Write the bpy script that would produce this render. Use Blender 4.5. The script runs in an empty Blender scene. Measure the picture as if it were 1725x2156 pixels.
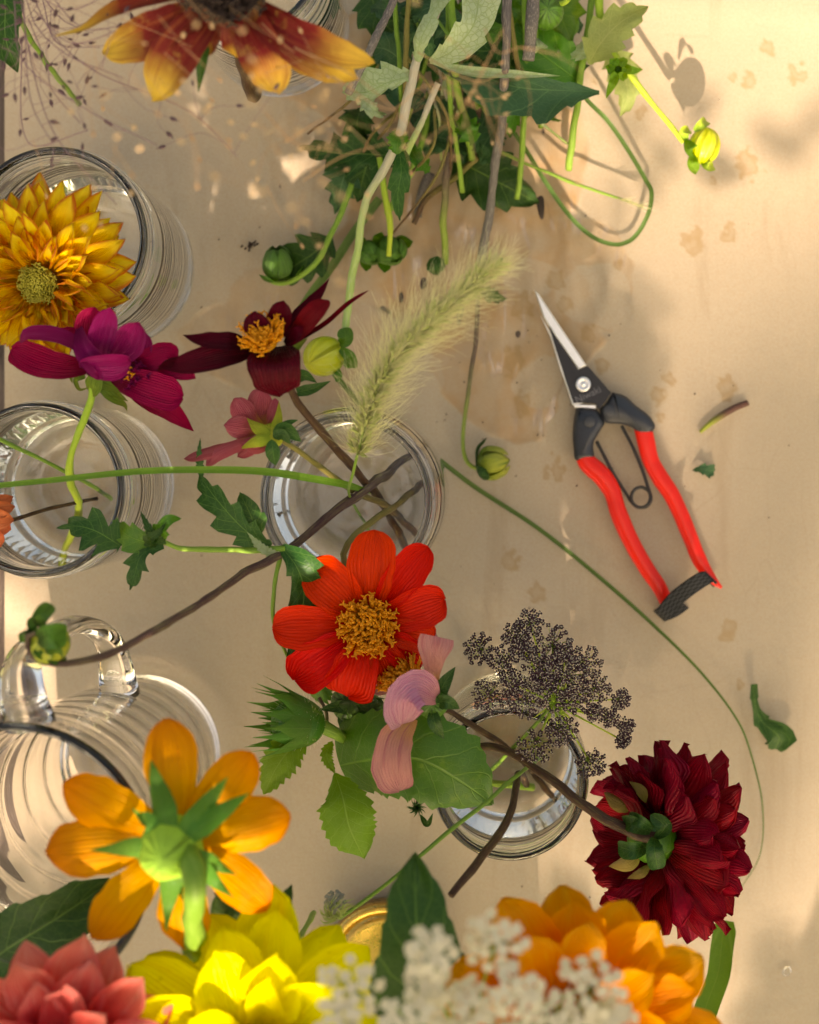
import bpy, math, random
import numpy as np
from mathutils import Vector, noise
random.seed(7)
# ------------------------------------------------------------ camera, sky, sun
sc = bpy.context.scene
COL = sc.collection
S0 = .000247            # metres of table per photo unit (photo = 1725 x 2156 units)
CX, CY, H = .0438, .0291, .90
cam_d = bpy.data.cameras.new('camera'); cam = bpy.data.objects.new('camera', cam_d); COL.objects.link(cam)
cam.location = (CX, CY, H); cam.rotation_euler = (0, 0, 0)
cam_d.sensor_fit = 'VERTICAL'; cam_d.sensor_height = 36; cam_d.sensor_width = 36
FH = 2156*S0
cam_d.lens = 36*H/FH; cam_d.shift_x = -CX/FH; cam_d.shift_y = -CY/FH
cam_d.clip_start = .01; cam_d.clip_end = 100
cam_d.dof.use_dof = True; cam_d.dof.focus_distance = H-.125; cam_d.dof.aperture_fstop = 7.5
sc.camera = cam
SUN = Vector((.055, -.74, .67)).normalized()
w = bpy.data.worlds.new("World"); sc.world = w; w.use_nodes = True
wn = w.node_tree; wn.nodes.clear()
sky = wn.nodes.new('ShaderNodeTexSky'); sky.sky_type = 'NISHITA'; sky.sun_disc = False
sky.sun_elevation = math.asin(SUN.z); sky.sun_rotation = math.atan2(SUN.x, SUN.y)
sky.air_density = .6; sky.dust_density = 6; sky.ozone_density = .3
bg = wn.nodes.new('ShaderNodeBackground'); bg.inputs[1].default_value = .15
wo = wn.nodes.new('ShaderNodeOutputWorld')
wn.links.new(sky.outputs[0], bg.inputs[0]); wn.links.new(bg.outputs[0], wo.inputs[0])
sl = bpy.data.lights.new('sun', 'SUN'); sl.energy = 5; sl.angle = math.radians(.53); sl.color = (1, .9, .98)
so = bpy.data.objects.new('sun', sl); COL.objects.link(so)
so.rotation_euler = SUN.to_track_quat('Z', 'Y').to_euler(); so.location = (0, -1, 1)
vs = sc.view_settings
sc.display_settings.display_device = 'sRGB'
vs.view_transform = 'Standard'; vs.look = 'None'; vs.gamma = 1; vs.use_curve_mapping = False
vs.exposure = 1.56
vs.use_white_balance = True; vs.white_balance_temperature = 9900; vs.white_balance_tint = 7
cy = sc.cycles
cy.max_bounces = 18; cy.transmission_bounces = 16; cy.transparent_max_bounces = 16; cy.glossy_bounces = 5; cy.diffuse_bounces = 3
cy.caustics_refractive = True; cy.caustics_reflective = False; cy.blur_glossy = .15
cy.sample_clamp_indirect = 14; cy.use_denoising = True

# ------------------------------------------------------------ helpers
def P(px, py, z=0.):
    gx = (px-862.5)*S0; gy = -(py-1078)*S0; k = 1-z/H
    return Vector((CX+(gx-CX)*k, CY+(gy-CY)*k, z))
def PP(pts): return [P(*p) for p in pts]
def M(d, z=0.): return d*S0*(1-z/H)
ORG = {}
def props(o, label=None, cat=None, group=None, kind=None):
    if label: o['label'] = label
    if cat: o['category'] = cat
    if group: o['group'] = group
    if kind: o['kind'] = kind
def thing(name, label, cat, loc, group=None):
    o = bpy.data.objects.new(name, None); COL.objects.link(o)
    o.empty_display_size = .01
    o.location = loc; ORG[o] = Vector(loc); props(o, label, cat, group); return o
def mesh(name, V, F, mat, parent=None, uv=None, smooth=True, loc=None, mi=None, label=None, cat=None, group=None, kind=None):
    org = ORG[parent] if parent else Vector(loc if loc is not None else (0, 0, 0))
    V = np.array([tuple(v) for v in V], dtype=float)-np.array(org)
    me = bpy.data.meshes.new(name); me.from_pydata(V.tolist(), [], F)
    for m in (mat if isinstance(mat, (list, tuple)) else [mat]): me.materials.append(m)
    if mi is not None: me.polygons.foreach_set('material_index', mi)
    if uv is not None:
        l = me.uv_layers.new(name='UVMap')
        vi = np.empty(len(me.loops), dtype=int); me.loops.foreach_get('vertex_index', vi)
        l.data.foreach_set('uv', np.array(uv, dtype=float)[vi].ravel())
    if smooth: me.polygons.foreach_set('use_smooth', [True]*len(me.polygons))
    me.update()
    o = bpy.data.objects.new(name, me); COL.objects.link(o)
    if parent: o.parent = parent; ORG[o] = org
    else: o.location = org; ORG[o] = org
    props(o, label, cat, group, kind)
    return o
class B:                     # collects shapes into one mesh
    def __init__(s): s.V = []; s.F = []; s.U = []; s.I = []
    def add(s, VFU, mi=0):
        V, F, U = VFU; n = len(s.V)
        s.V += [tuple(v) for v in V]; s.F += [tuple(i+n for i in f) for f in F]; s.U += [tuple(u) for u in U]; s.I += [mi]*len(F); return s
    def build(s, name, mat, parent=None, **k): return mesh(name, s.V, s.F, mat, parent, uv=s.U, mi=s.I, **k)
def cr(pts, n):
    pts = [Vector(p) for p in pts]
    if len(pts) == 2: return [pts[0].lerp(pts[1], i/n) for i in range(n+1)]
    d = [0]
    for a, b in zip(pts, pts[1:]): d.append(d[-1]+max((b-a).length, 1e-7))
    L = d[-1]; out = []
    e0 = pts[0]*2-pts[1]; e1 = pts[-1]*2-pts[-2]; q = [e0]+pts+[e1]
    j = 0
    for i in range(n+1):
        s = L*i/n
        while j < len(pts)-2 and s > d[j+1]: j += 1
        t = (s-d[j])/(d[j+1]-d[j]); a, b, c, e = q[j], q[j+1], q[j+2], q[j+3]
        # scale tangents to the segment length
        h = d[j+1]-d[j]
        l0 = d[j]-d[j-1] if j > 0 else h; l1 = d[j+2]-d[j+1] if j+2 < len(d) else h
        m0 = (c-a)*h/(h+l0); m1 = (e-b)*h/(h+l1)
        t2 = t*t; t3 = t2*t
        out.append(b*(2*t3-3*t2+1)+m0*(t3-2*t2+t)+c*(-2*t3+3*t2)+m1*(t3-t2))
    return out
def tube(pts, r, n=24, seg=10, cap=True, flat=1., rag=0., wob=0.):
    r = r if isinstance(r, (list, tuple)) else [r]
    S = cr(pts, n); V = []; F = []; U = []
    T = [(S[min(i+1, n)]-S[max(i-1, 0)]).normalized() for i in range(n+1)]
    a = T[0].orthogonal().normalized()
    if flat != 1: a = (Vector((0, 0, 1))-T[0]*T[0].z).normalized()
    for i in range(n+1):
        a = (a-T[i]*a.dot(T[i])).normalized(); b = T[i].cross(a)
        rr = float(np.interp(i/n, np.linspace(0, 1, len(r)), r))
        if rag: rr *= 1+rag*noise.noise(S[i]*300)+rag*1.2*noise.noise(S[i]*60)
        if wob: S[i] = S[i]+noise.noise_vector(S[i]*70)*rr*wob
        for k in range(seg):
            th = 2*math.pi*k/seg
            V.append(S[i]+a*math.cos(th)*rr*flat+b*math.sin(th)*rr); U.append((k/seg, i/n))
    for i in range(n):
        for k in range(seg):
            k2 = (k+1) % seg; F.append((i*seg+k, i*seg+k2, (i+1)*seg+k2, (i+1)*seg+k))
    if cap: F.append(tuple(range(seg))[::-1]); F.append(tuple(n*seg+k for k in range(seg)))
    return V, F, U
PROF = {
 'tith': [(0, .3), (.12, .5), (.35, .85), (.6, 1), (.78, .92), (.9, .7), (.97, .38), (1, .04)],
 'dahl': [(0, .35), (.25, .75), (.55, 1), (.75, .9), (.88, .58), (.96, .22), (1, .02)],
 'round': [(0, .3), (.2, .65), (.5, .95), (.7, 1), (.86, .85), (.95, .52), (1, .1)],
 'sepal': [(0, .75), (.25, 1), (.55, .75), (.8, .36), (1, .02)],
 'lance': [(0, .15), (.2, .8), (.4, 1), (.65, .8), (.85, .4), (1, .02)],
 'blade': [(0, .8), (.3, 1), (.7, .9), (.9, .55), (1, .08)],
 'strip': [(0, 1), (1, 1)],
 'leaf': [(0, .05), (.1, .55), (.3, 1), (.5, .95), (.7, .7), (.88, .32), (1, .02)],
 'trunc': [(0, .12), (.3, .35), (.6, .7), (.85, 1), (.95, .95), (1, .7)],
}
def pf(p):
    p = PROF[p] if isinstance(p, str) else p
    x = [a[0] for a in p]; l = [a[1] for a in p]; r = [a[-1] for a in p]
    def f(t):
        return float(np.interp(t, x, l)), float(np.interp(t, x, r))
    return f
def sheet(spine, w, N=(0, 0, 1), prof='tith', cup=.4, ruff=0., groove=0., nu=8, nv=18, seed=0, serr=0., nserr=9, thick=0.):
    """a petal or leaf: w = half width in metres, cup = angle (rad) the margins roll up"""
    S = cr(spine, nv); f = pf(prof); V = []; F = []; U = []
    N = Vector(N) if not isinstance(N, list) else N
    L = sum((b-a).length for a, b in zip(S, S[1:]))
    for i in range(nv+1):
        t = i/nv; T = (S[min(i+1, nv)]-S[max(i-1, 0)]).normalized()
        Ni = N if not isinstance(N, list) else Vector(N[0]).lerp(Vector(N[1]), t)
        side = T.cross(Ni)
        if side.length < 1e-5: side = T.orthogonal()
        side.normalize(); n = side.cross(T)
        l, r = f(t)
        for j in range(nu+1):
            u = -1+2*j/nu; ww = w*(l if u < 0 else r)
            if serr and t < .97:
                ph = (t*nserr+seed*.37) % 1
                ww *= 1+serr*(ph-.5)*abs(u)**2*2
            if ruff: ww *= 1+.09*noise.noise(Vector((t*7.3+seed, (1 if u > 0 else -1)*3.1, seed*1.7)))
            c = cup if abs(cup) > .02 else .02
            a = c*u
            lat = math.sin(a)/c*ww; up = (1-math.cos(a))/c*ww
            up += groove*w*math.cos(u*math.pi*2.5)*min(1, 3*t)*(1-t)**.3
            if ruff: up += ruff*w*noise.noise(Vector((u*1.3+seed*7.1, t*3.1, seed*3.3)))*(.3+abs(u))*min(1, t*2.5)
            V.append(S[i]+side*lat+n*up); U.append(((u+1)/2, t))
    m = nu+1
    for i in range(nv):
        for j in range(nu): F.append((i*m+j, i*m+j+1, (i+1)*m+j+1, (i+1)*m+j))
    return V, F, U
def blob(c, rx, ry, rz, axis=(0, 0, 1), nu=16, nv=10, bump=0., prof=None, seed=0):
    a = Vector(axis).normalized(); e1 = a.orthogonal().normalized(); e2 = a.cross(e1); V = []; F = []; U = []
    for i in range(nv+1):
        ph = math.pi*i/nv; rr = math.sin(ph)
        for k in range(nu):
            th = 2*math.pi*k/nu
            s = 1+(bump*noise.noise(Vector((math.cos(th)*rr*2+seed, math.sin(th)*rr*2, math.cos(ph)*2))) if bump else 0)
            V.append(Vector(c)+(e1*math.cos(th)*rr*rx+e2*math.sin(th)*rr*ry)*s-a*math.cos(ph)*rz*s); U.append((k/nu, i/nv))
    for i in range(nv):
        for k in range(nu): F.append((i*nu+k, i*nu+(k+1) % nu, (i+1)*nu+(k+1) % nu, (i+1)*nu+k))
    return V, F, U
def lathe(prof, c, seg=96):
    V = []; F = []; U = []; n = len(prof)
    for i, (r, z) in enumerate(prof):
        for k in range(seg):
            th = 2*math.pi*k/seg; V.append((c[0]+r*math.cos(th), c[1]+r*math.sin(th), z+c[2])); U.append((k/seg, i/n))
    for i in range(n-1):
        for k in range(seg): F.append((i*seg+k, i*seg+(k+1) % seg, (i+1)*seg+(k+1) % seg, (i+1)*seg+k))
    F.append(tuple(range(seg))[::-1]); F.append(tuple((n-1)*seg+k for k in range(seg)))
    return V, F, U
def plate(pts, z0, z1, bev=.0006):
    """bevelled plate from an outline given in world xy"""
    c = sum((Vector(p[:2]).to_3d() for p in pts), Vector())/len(pts); n = len(pts); V = []; F = []; U = []
    A = sum(pts[i][0]*pts[(i+1) % n][1]-pts[(i+1) % n][0]*pts[i][1] for i in range(n)); sg = 1 if A > 0 else -1
    q = [Vector((p[0], p[1])) for p in pts]; ins = []
    for i in range(n):
        d1 = (q[i]-q[i-1]).normalized(); d2 = (q[(i+1) % n]-q[i]).normalized()
        n1 = Vector((-d1.y, d1.x)); n2 = Vector((-d2.y, d2.x)); m = (n1+n2)
        m = m/max(.35, m.length)/max(.5, m.length/2) if m.length > 0 else n1
        ins.append(q[i]+m*bev*sg)
    for (ring, z) in ((q, z0), (q, z1-bev), (ins, z1)):
        for p in ring: V.append((p.x, p.y, z)); U.append((p.x*20, p.y*20))
    for r in range(2):
        for i in range(n): F.append((r*n+i, r*n+(i+1) % n, (r+1)*n+(i+1) % n, (r+1)*n+i))
    F.append(tuple(range(n))[::-1]); F.append(tuple(2*n+i for i in range(n)))
    return V, F, U

# ------------------------------------------------------------ materials
MT = {}
class NT:
    def __init__(s, name):
        s.m = bpy.data.materials.new(name); s.m.use_nodes = True; s.t = s.m.node_tree; s.t.nodes.clear(); s.out = s.n('OutputMaterial')
    def n(s, typ, **k):
        nd = s.t.nodes.new('ShaderNode'+typ)
        for a, v in k.items(): setattr(nd, a, v)
        return nd
    def l(s, a, b): s.t.links.new(a, b)
    def val(s, node, key, v):
        if hasattr(v, 'links') or hasattr(v, 'is_output'): s.l(v, node.inputs[key])
        else: node.inputs[key].default_value = v
    def math(s, op, a, b=0., c=0., clamp=False):
        nd = s.n('Math', operation=op, use_clamp=clamp); s.val(nd, 0, a); s.val(nd, 1, b)
        if op in ('MULTIPLY_ADD', 'SMOOTH_MIN'): s.val(nd, 2, c)
        return nd.outputs[0]
    def mix(s, f, a, b, mode='MIX'):
        nd = s.n('Mix', data_type='RGBA', blend_type=mode); s.val(nd, 0, f)
        for k, v in ((6, a), (7, b)):
            s.val(nd, k, (*v, 1) if isinstance(v, tuple) and len(v) == 3 else v)
        return nd.outputs[2]
    def ss(s, x, a, b):
        nd = s.n('MapRange', interpolation_type='SMOOTHSTEP'); s.val(nd, 0, x); nd.inputs[1].default_value = a; nd.inputs[2].default_value = b
        return nd.outputs[0]
    def noise(s, vec, scale, detail=3, rough=.5, dist=0.):
        nd = s.n('TexNoise'); s.l(vec, nd.inputs['Vector']); nd.inputs['Scale'].default_value = scale; nd.inputs['Detail'].default_value = detail
        nd.inputs['Roughness'].default_value = rough; nd.inputs['Distortion'].default_value = dist
        return nd.outputs[0]
    def bump(s, h, strength, dist=.001):
        nd = s.n('Bump'); s.l(h, nd.inputs['Height']); nd.inputs['Strength'].default_value = strength; nd.inputs['Distance'].default_value = dist
        return nd.outputs[0]
    def principled(s, col, rough=.5, spec=.5, bump=None, **k):
        p = s.n('BsdfPrincipled'); s.val(p, 'Base Color', (*col, 1) if isinstance(col, tuple) and len(col) == 3 else col)
        s.val(p, 'Roughness', rough); p.inputs['Specular IOR Level'].default_value = spec
        for a, v in k.items(): s.val(p, a.replace('_', ' '), v)
        if bump is not None: s.l(bump, p.inputs['Normal'])
        return p
def petal_mat(name, base, mid, tip, streak=None, sa=.4, tl=.3, rough=.55, stops=(.0, .45, 1.), sheen=.0, var=.12, edge=None, spots=0., vein=30, spec=.18, ribs=88.):
    T = NT(name); uv = T.n('UVMap').outputs[0]; sp = T.n('SeparateXYZ'); T.l(uv, sp.inputs[0]); u, v = sp.outputs[0], sp.outputs[1]
    oi = T.n('ObjectInfo'); rnd = oi.outputs['Random']
    geo = T.n('TexCoord').outputs['Object']
    nn = T.noise(geo, 55, 3)
    vv = T.math('ADD', v, T.math('MULTIPLY', T.math('SUBTRACT', nn, .5), .3))
    r = T.n('ValToRGB'); T.l(vv, r.inputs[0]); e = r.color_ramp.elements
    e[0].position = stops[0]; e[0].color = (*base, 1); e[1].position = stops[2]; e[1].color = (*tip, 1)
    m = e.new(stops[1]); m.color = (*mid, 1)
    col = r.outputs[0]
    cb = T.n('CombineXYZ'); T.l(T.math('MULTIPLY', u, vein), cb.inputs[0]); T.l(T.math('MULTIPLY', v, 1.5), cb.inputs[1]); T.l(T.math('MULTIPLY', rnd, 50.), cb.inputs[2])
    st = T.noise(cb.outputs[0], 1., 4, .6)
    if streak:
        f = T.math('MULTIPLY', T.ss(st, .48, .68), sa); col = T.mix(f, col, streak)
    if edge:
        ed = T.math('ABSOLUTE', T.math('SUBTRACT', u, .5))
        big = T.noise(geo, 90, 3)
        f = T.math('MULTIPLY', T.ss(T.math('ADD', T.math('ADD', ed, T.math('MULTIPLY', v, .25)), T.math('MULTIPLY', big, .55)), .62, 1.), .9); col = T.mix(f, col, edge)
    if spots:
        f = T.math('MULTIPLY', T.ss(T.noise(geo, 420, 2), .68, .74), spots); col = T.mix(f, col, (.12, .06, .02))
    hs = T.n('HueSaturation'); T.l(col, hs.inputs['Color'])
    T.l(T.math('MULTIPLY_ADD', rnd, var*2, 1-var), hs.inputs['Value']); T.l(T.math('MULTIPLY_ADD', T.math('FRACT', T.math('MULTIPLY', rnd, 7.3)), .009, .4955), hs.inputs['Hue'])
    col = hs.outputs[0]
    rib = T.math('SINE', T.math('ADD', T.math('MULTIPLY', u, ribs), T.math('MULTIPLY', st, 5.)))
    fine = T.math('MULTIPLY', T.math('SUBTRACT', rib, .2), T.math('MULTIPLY', T.math('SUBTRACT', 1.05, v), .9))
    col = T.mix(T.math('MULTIPLY', T.ss(fine, .1, .8), .3), col, T.mix(1., col, (.86, .6, .5), 'MULTIPLY'))
    crk = T.noise(geo, 130, 4, .65)
    col = T.mix(T.math('MULTIPLY', T.ss(crk, .56, .72), .16), col, tuple(min(1, q*1.25+.03) for q in tip))
    bmp = T.bump(T.math('ADD', T.math('ADD', T.math('MULTIPLY', rib, .22), st), T.math('MULTIPLY', crk, 1.2)), .8, .0009)
    p = T.principled(col, rough, spec, bmp)
    if sheen: p.inputs['Sheen Weight'].default_value = sheen; p.inputs['Sheen Roughness'].default_value = .4
    tr = T.n('BsdfTranslucent'); T.l(col, tr.inputs[0]); T.l(bmp, tr.inputs[1])
    mx = T.n('MixShader'); mx.inputs[0].default_value = tl; T.l(p.outputs[0], mx.inputs[1]); T.l(tr.outputs[0], mx.inputs[2]); T.l(mx.outputs[0], T.out.inputs[0])
    MT[name] = T.m; return T.m
def leaf_mat(name, col, vein, nvein=7., tl=.25, rough=.45, vs_=.8, ret=0., spec=.2, blotch=(.0, 0, 0), ba=0., slope=.45):
    T = NT(name); uv = T.n('UVMap').outputs[0]; sp = T.n('SeparateXYZ'); T.l(uv, sp.inputs[0]); u, v = sp.outputs[0], sp.outputs[1]
    geo = T.n('TexCoord').outputs['Object']
    n1 = T.noise(geo, 120, 3)
    d = T.math('ABSOLUTE', T.math('SUBTRACT', u, .5))
    mid = T.math('SUBTRACT', 1., T.ss(d, .006, .024))
    q = T.math('SUBTRACT', v, T.math('MULTIPLY', d, slope)); q = T.math('ADD', q, T.math('MULTIPLY', n1, .045))
    fr = T.math('FRACT', T.math('MULTIPLY', q, nvein)); fr = T.math('ABSOLUTE', T.math('SUBTRACT', fr, .5))
    side = T.math('MULTIPLY', T.ss(fr, .445, .49), .75)
    vo = T.n('TexVoronoi', feature='DISTANCE_TO_EDGE'); T.l(geo, vo.inputs['Vector']); vo.inputs['Scale'].default_value = 330
    net = T.math('MULTIPLY', T.math('SUBTRACT', 1., T.ss(vo.outputs[0], .0, .09)), .25+ret)
    vm = T.math('MAXIMUM', T.math('MAXIMUM', mid, side), net)
    rnd = T.n('ObjectInfo').outputs['Random']
    c = T.mix(T.math('MULTIPLY', T.noise(geo, 60, 2), .8), col, tuple(x*.6 for x in col))
    if ba: c = T.mix(T.math('MULTIPLY', T.ss(T.noise(geo, 75, 4), .55, .66), ba), c, blotch)
    c = T.mix(T.math('MULTIPLY', vm, vs_), c, vein)
    hs = T.n('HueSaturation'); T.l(c, hs.inputs['Color']); T.l(T.math('MULTIPLY_ADD', rnd, .35, .82), hs.inputs['Value']); T.l(T.math('MULTIPLY_ADD', T.math('FRACT', T.math('MULTIPLY', rnd, 5.7)), .03, .485), hs.inputs['Hue']); c = hs.outputs[0]
    bmp = T.bump(T.math('SUBTRACT', T.math('MULTIPLY', n1, .3), vm), .6, .0005)
    p = T.principled(c, rough, spec, bmp)
    tr = T.n('BsdfTranslucent'); T.l(T.mix(.5, c, (col[0]*2+.05, col[1]*1.6+.08, col[2]*.4)), tr.inputs[0])
    mx = T.n('MixShader'); mx.inputs[0].default_value = tl; T.l(p.outputs[0], mx.inputs[1]); T.l(tr.outputs[0], mx.inputs[2]); T.l(mx.outputs[0], T.out.inputs[0])
    MT[name] = T.m; return T.m
def stem_mat(name, a, b, streak, sa=.5, rough=.45, grad=(0., 1.)):
    T = NT(name); uv = T.n('UVMap').outputs[0]; sp = T.n('SeparateXYZ'); T.l(uv, sp.inputs[0]); u, v = sp.outputs[0], sp.outputs[1]
    geo = T.n('TexCoord').outputs['Object']
    c = T.mix(T.ss(T.math('ADD', v, T.math('MULTIPLY', T.math('SUBTRACT', T.noise(geo, 40, 2), .5), .3)), *grad), a, b)
    cb = T.n('CombineXYZ'); T.l(T.math('MULTIPLY', T.math('ABSOLUTE', T.math('SUBTRACT', u, .5)), 34.), cb.inputs[0]); T.l(T.math('MULTIPLY', v, 22.), cb.inputs[1])
    st = T.noise(cb.outputs[0], 1., 4, .6)
    c = T.mix(T.math('MULTIPLY', T.ss(st, .5, .66), sa), c, streak)
    bmp = T.bump(st, .5, .0006)
    p = T.principled(c, rough, .18, bmp); p.inputs['Subsurface Weight'].default_value = .0
    T.l(p.outputs[0], T.out.inputs[0]); MT[name] = T.m; return T.m
def plain(name, col, rough=.5, metal=0., spec=.5, nz=.15, ns=200, coat=0., bs=.2, tl=0.):
    T = NT(name); geo = T.n('TexCoord').outputs['Object']; n1 = T.noise(geo, ns, 4)
    c = T.mix(T.math('MULTIPLY', n1, nz*2), col, tuple(x*.35 for x in col))
    p = T.principled(c, T.math('MULTIPLY_ADD', n1, .2, rough-.1), spec, T.bump(n1, bs, .0003)); p.inputs['Metallic'].default_value = metal; p.inputs['Coat Weight'].default_value = coat
    if tl:
        tr = T.n('BsdfTranslucent'); T.l(c, tr.inputs[0]); mx = T.n('MixShader'); mx.inputs[0].default_value = tl
        T.l(p.outputs[0], mx.inputs[1]); T.l(tr.outputs[0], mx.inputs[2]); T.l(mx.outputs[0], T.out.inputs[0])
    else: T.l(p.outputs[0], T.out.inputs[0])
    MT[name] = T.m; return T.m
def glass_mat(name, ior, col, bs=.0, ns=60, rough=0.):
    T = NT(name); g = T.n('BsdfGlass'); g.inputs['Color'].default_value = (*col, 1); g.inputs['IOR'].default_value = ior; g.inputs['Roughness'].default_value = rough
    if bs:
        geo = T.n('TexCoord').outputs['Object']; T.l(T.bump(T.noise(geo, ns, 2), bs, .002), g.inputs['Normal'])
    T.l(g.outputs[0], T.out.inputs[0]); MT[name] = T.m; return T.m
glass_mat('jar_glass', 1.5, (.993, .998, .994), .12, 55)
glass_mat('jug_glass', 1.5, (.997, .999, .998), .05, 40)
glass_mat('water', 1.33, (.995, .998, .992), .04, 40)
G_DK = leaf_mat('leaf_dark', (.022, .085, .016), (.12, .25, .05), 7, .18, .4, .7)
G_TEAL = leaf_mat('leaf_teal', (.04, .12, .05), (.14, .27, .11), 6, .2, .5, .6)
G_MID = leaf_mat('leaf_mid', (.06, .21, .012), (.2, .4, .05), 7, .35, .4, .5, 0., .5, (.25, .4, .03), .35)
G_SUN = leaf_mat('leaf_fresh', (.17, .36, .03), (.32, .5, .1), 8, .4, .45, .6)
G_PALE = leaf_mat('leaf_pale_underside', (.42, .55, .34), (.2, .33, .12), 6, .3, .7, .8, .5, .2)
G_SAGE = leaf_mat('leaf_sage', (.3, .40, .14), (.45, .5, .2), 7, .35, .6, .6, .2)
S_GREEN = stem_mat('stem_green', (.12, .24, .03), (.2, .34, .05), (.3, .42, .1), .4)
S_LIME = stem_mat('stem_lime', (.22, .38, .04), (.45, .55, .05), (.5, .6, .2), .3)
S_PALE = stem_mat('stem_pale', (.36, .34, .26), (.32, .46, .13), (.5, .5, .38), .5, grad=(.35, .8))
S_BROWN = stem_mat('stem_brown', (.055, .026, .017), (.075, .04, .02), (.2, .17, .05), .5)
S_PURP = stem_mat('stem_purple', (.055, .025, .03), (.07, .035, .035), (.34, .32, .12), .6)
S_PG = stem_mat('stem_purple_to_green', (.12, .08, .06), (.24, .34, .05), (.3, .28, .12), .5, grad=(.4, .9))
S_OL = stem_mat('stem_olive', (.17, .15, .04), (.1, .05, .03), (.28, .26, .08), .5, grad=(.2, .9))
S_GREY = stem_mat('stem_grey', (.09, .08, .08), (.13, .12, .10), (.35, .32, .27), .6)
BUDG = petal_mat('bud_green', (.025, .08, .01), (.07, .2, .02), (.11, .27, .035), (.015, .05, .006), .85, .15, .35, vein=26, spec=.5)
BUDY = petal_mat('bud_lime', (.35, .5, .02), (.6, .68, .03), (.75, .75, .05), (.75, .8, .2), .4, .25, .3, vein=14, spec=.5)
BUDS = petal_mat('bud_striped', (.16, .32, .03), (.35, .42, .04), (.5, .5, .06), (.09, .2, .02), .9, .2, .3, vein=12, spec=.5)
STAM = plain('stamen_orange', (.95, .42, .02), .6, nz=.12, ns=900, tl=.35)
STAMY = plain('stamen_yellow', (.8, .45, .02), .6, nz=.3, ns=900, tl=.2)
# ------------------------------------------------------------ the table, the paper, the unseen leaf gobo that shades it
def paper_material():
    T = NT('kraft_paper'); geo = T.n('TexCoord').outputs['Object']
    at = T.n('Attribute'); at.attribute_name = 'wet'; wet = at.outputs['Fac']
    a2 = T.n('Attribute'); a2.attribute_name = 'stain'; stn = a2.outputs['Fac']
    c = T.mix(T.noise(geo, 9, 4), (.475, .402, .292), (.395, .325, .225))
    c = T.mix(T.math('MULTIPLY', T.ss(T.noise(geo, 900, 5, .7), .35, .75), .5), c, (.38, .25, .14))
    mp = T.n('Mapping'); mp.inputs['Scale'].default_value = (260, 20, 1); T.l(geo, mp.inputs[0])
    c = T.mix(T.math('MULTIPLY', T.ss(T.noise(geo, 2600, 2), .55, .75), .25), c, (.62, .48, .33))
    c = T.mix(T.math('MULTIPLY', T.ss(T.noise(mp.outputs[0], 1, 3), .5, .8), .06), c, (.6, .46, .3))
    wn_ = T.noise(geo, 38, 5, .6)
    c = T.mix(T.math('MULTIPLY', wet, T.math('MULTIPLY_ADD', T.ss(T.noise(geo, 60, 5, .65), .35, .65), .45, .5)), c, (.40, .255, .125))
    c = T.mix(T.math('MULTIPLY', stn, .75), c, (.33, .21, .085))
    mp2 = T.n('Mapping'); mp2.inputs['Scale'].default_value = (34, 5, 1); T.l(geo, mp2.inputs[0])
    crs = T.noise(mp2.outputs[0], 1, 5, .65, .4)
    c = T.mix(T.math('MULTIPLY', T.ss(crs, .55, .7), .3), c, (.30, .21, .12))
    scr = T.n('TexVoronoi', feature='DISTANCE_TO_EDGE'); mp3 = T.n('Mapping'); mp3.inputs['Scale'].default_value = (30, 9, 1); mp3.inputs['Rotation'].default_value = (0, 0, .9)
    wp = T.n('TexNoise'); T.l(geo, wp.inputs['Vector']); wp.inputs['Scale'].default_value = 12
    wv_ = T.n('VectorMath', operation='MULTIPLY_ADD'); T.l(wp.outputs[1], wv_.inputs[0]); wv_.inputs[1].default_value = (.05, .05, 0); T.l(geo, wv_.inputs[2])
    T.l(wv_.outputs[0], mp3.inputs[0]); T.l(mp3.outputs[0], scr.inputs['Vector']); scr.inputs['Scale'].default_value = 1.6
    hair = T.math('MULTIPLY', T.math('SUBTRACT', 1., T.ss(scr.outputs[0], .0, .012)), T.ss(T.noise(geo, 9, 2), .48, .62))  # thin irregular dark lines, mixed faintly into the paper colour
    c = T.mix(T.math('MULTIPLY', hair, .12), c, (.24, .16, .09))
    vo = T.n('TexVoronoi'); T.l(geo, vo.inputs['Vector']); vo.inputs['Scale'].default_value = 70
    c = T.mix(T.math('MULTIPLY', T.math('SUBTRACT', 1., T.ss(vo.outputs['Distance'], .012, .03)), T.ss(T.noise(geo, 12, 1), .52, .6)), c, (.1, .06, .03))
    rg = T.math('SUBTRACT', .72, T.math('MULTIPLY', T.math('MULTIPLY', wet, T.ss(wn_, .5, .66)), .42))
    h = T.math('ADD', T.math('MULTIPLY', T.noise(geo, 1500, 3), .25), T.math('ADD', T.noise(geo, 160, 3), T.math('MULTIPLY', T.noise(geo, 30, 3), 2.)))
    mp4 = T.n('Mapping'); mp4.inputs['Scale'].default_value = (55, 13, 1); T.l(geo, mp4.inputs[0])
    stk = T.math('ABSOLUTE', T.math('SUBTRACT', T.noise(mp4.outputs[0], 1, 3, .5, .6), .5))
    film = T.math('MULTIPLY', T.math('MULTIPLY', T.math('SUBTRACT', 1., T.ss(stk, .008, .035)), T.ss(wet, .15, .6)), T.ss(T.noise(geo, 30, 2), .48, .62))
    p = T.principled(c, rg, .3, T.bump(h, .4, .0006)); T.l(T.math('MULTIPLY', film, 1.), p.inputs['Coat Weight']); p.inputs['Coat Roughness'].default_value = .12; p.inputs['Coat IOR'].default_value = 2.2
    T.l(T.bump(T.noise(geo, 90, 2), .5, .002), p.inputs['Coat Normal']); T.l(p.outputs[0], T.out.inputs[0]); return T.m
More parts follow.
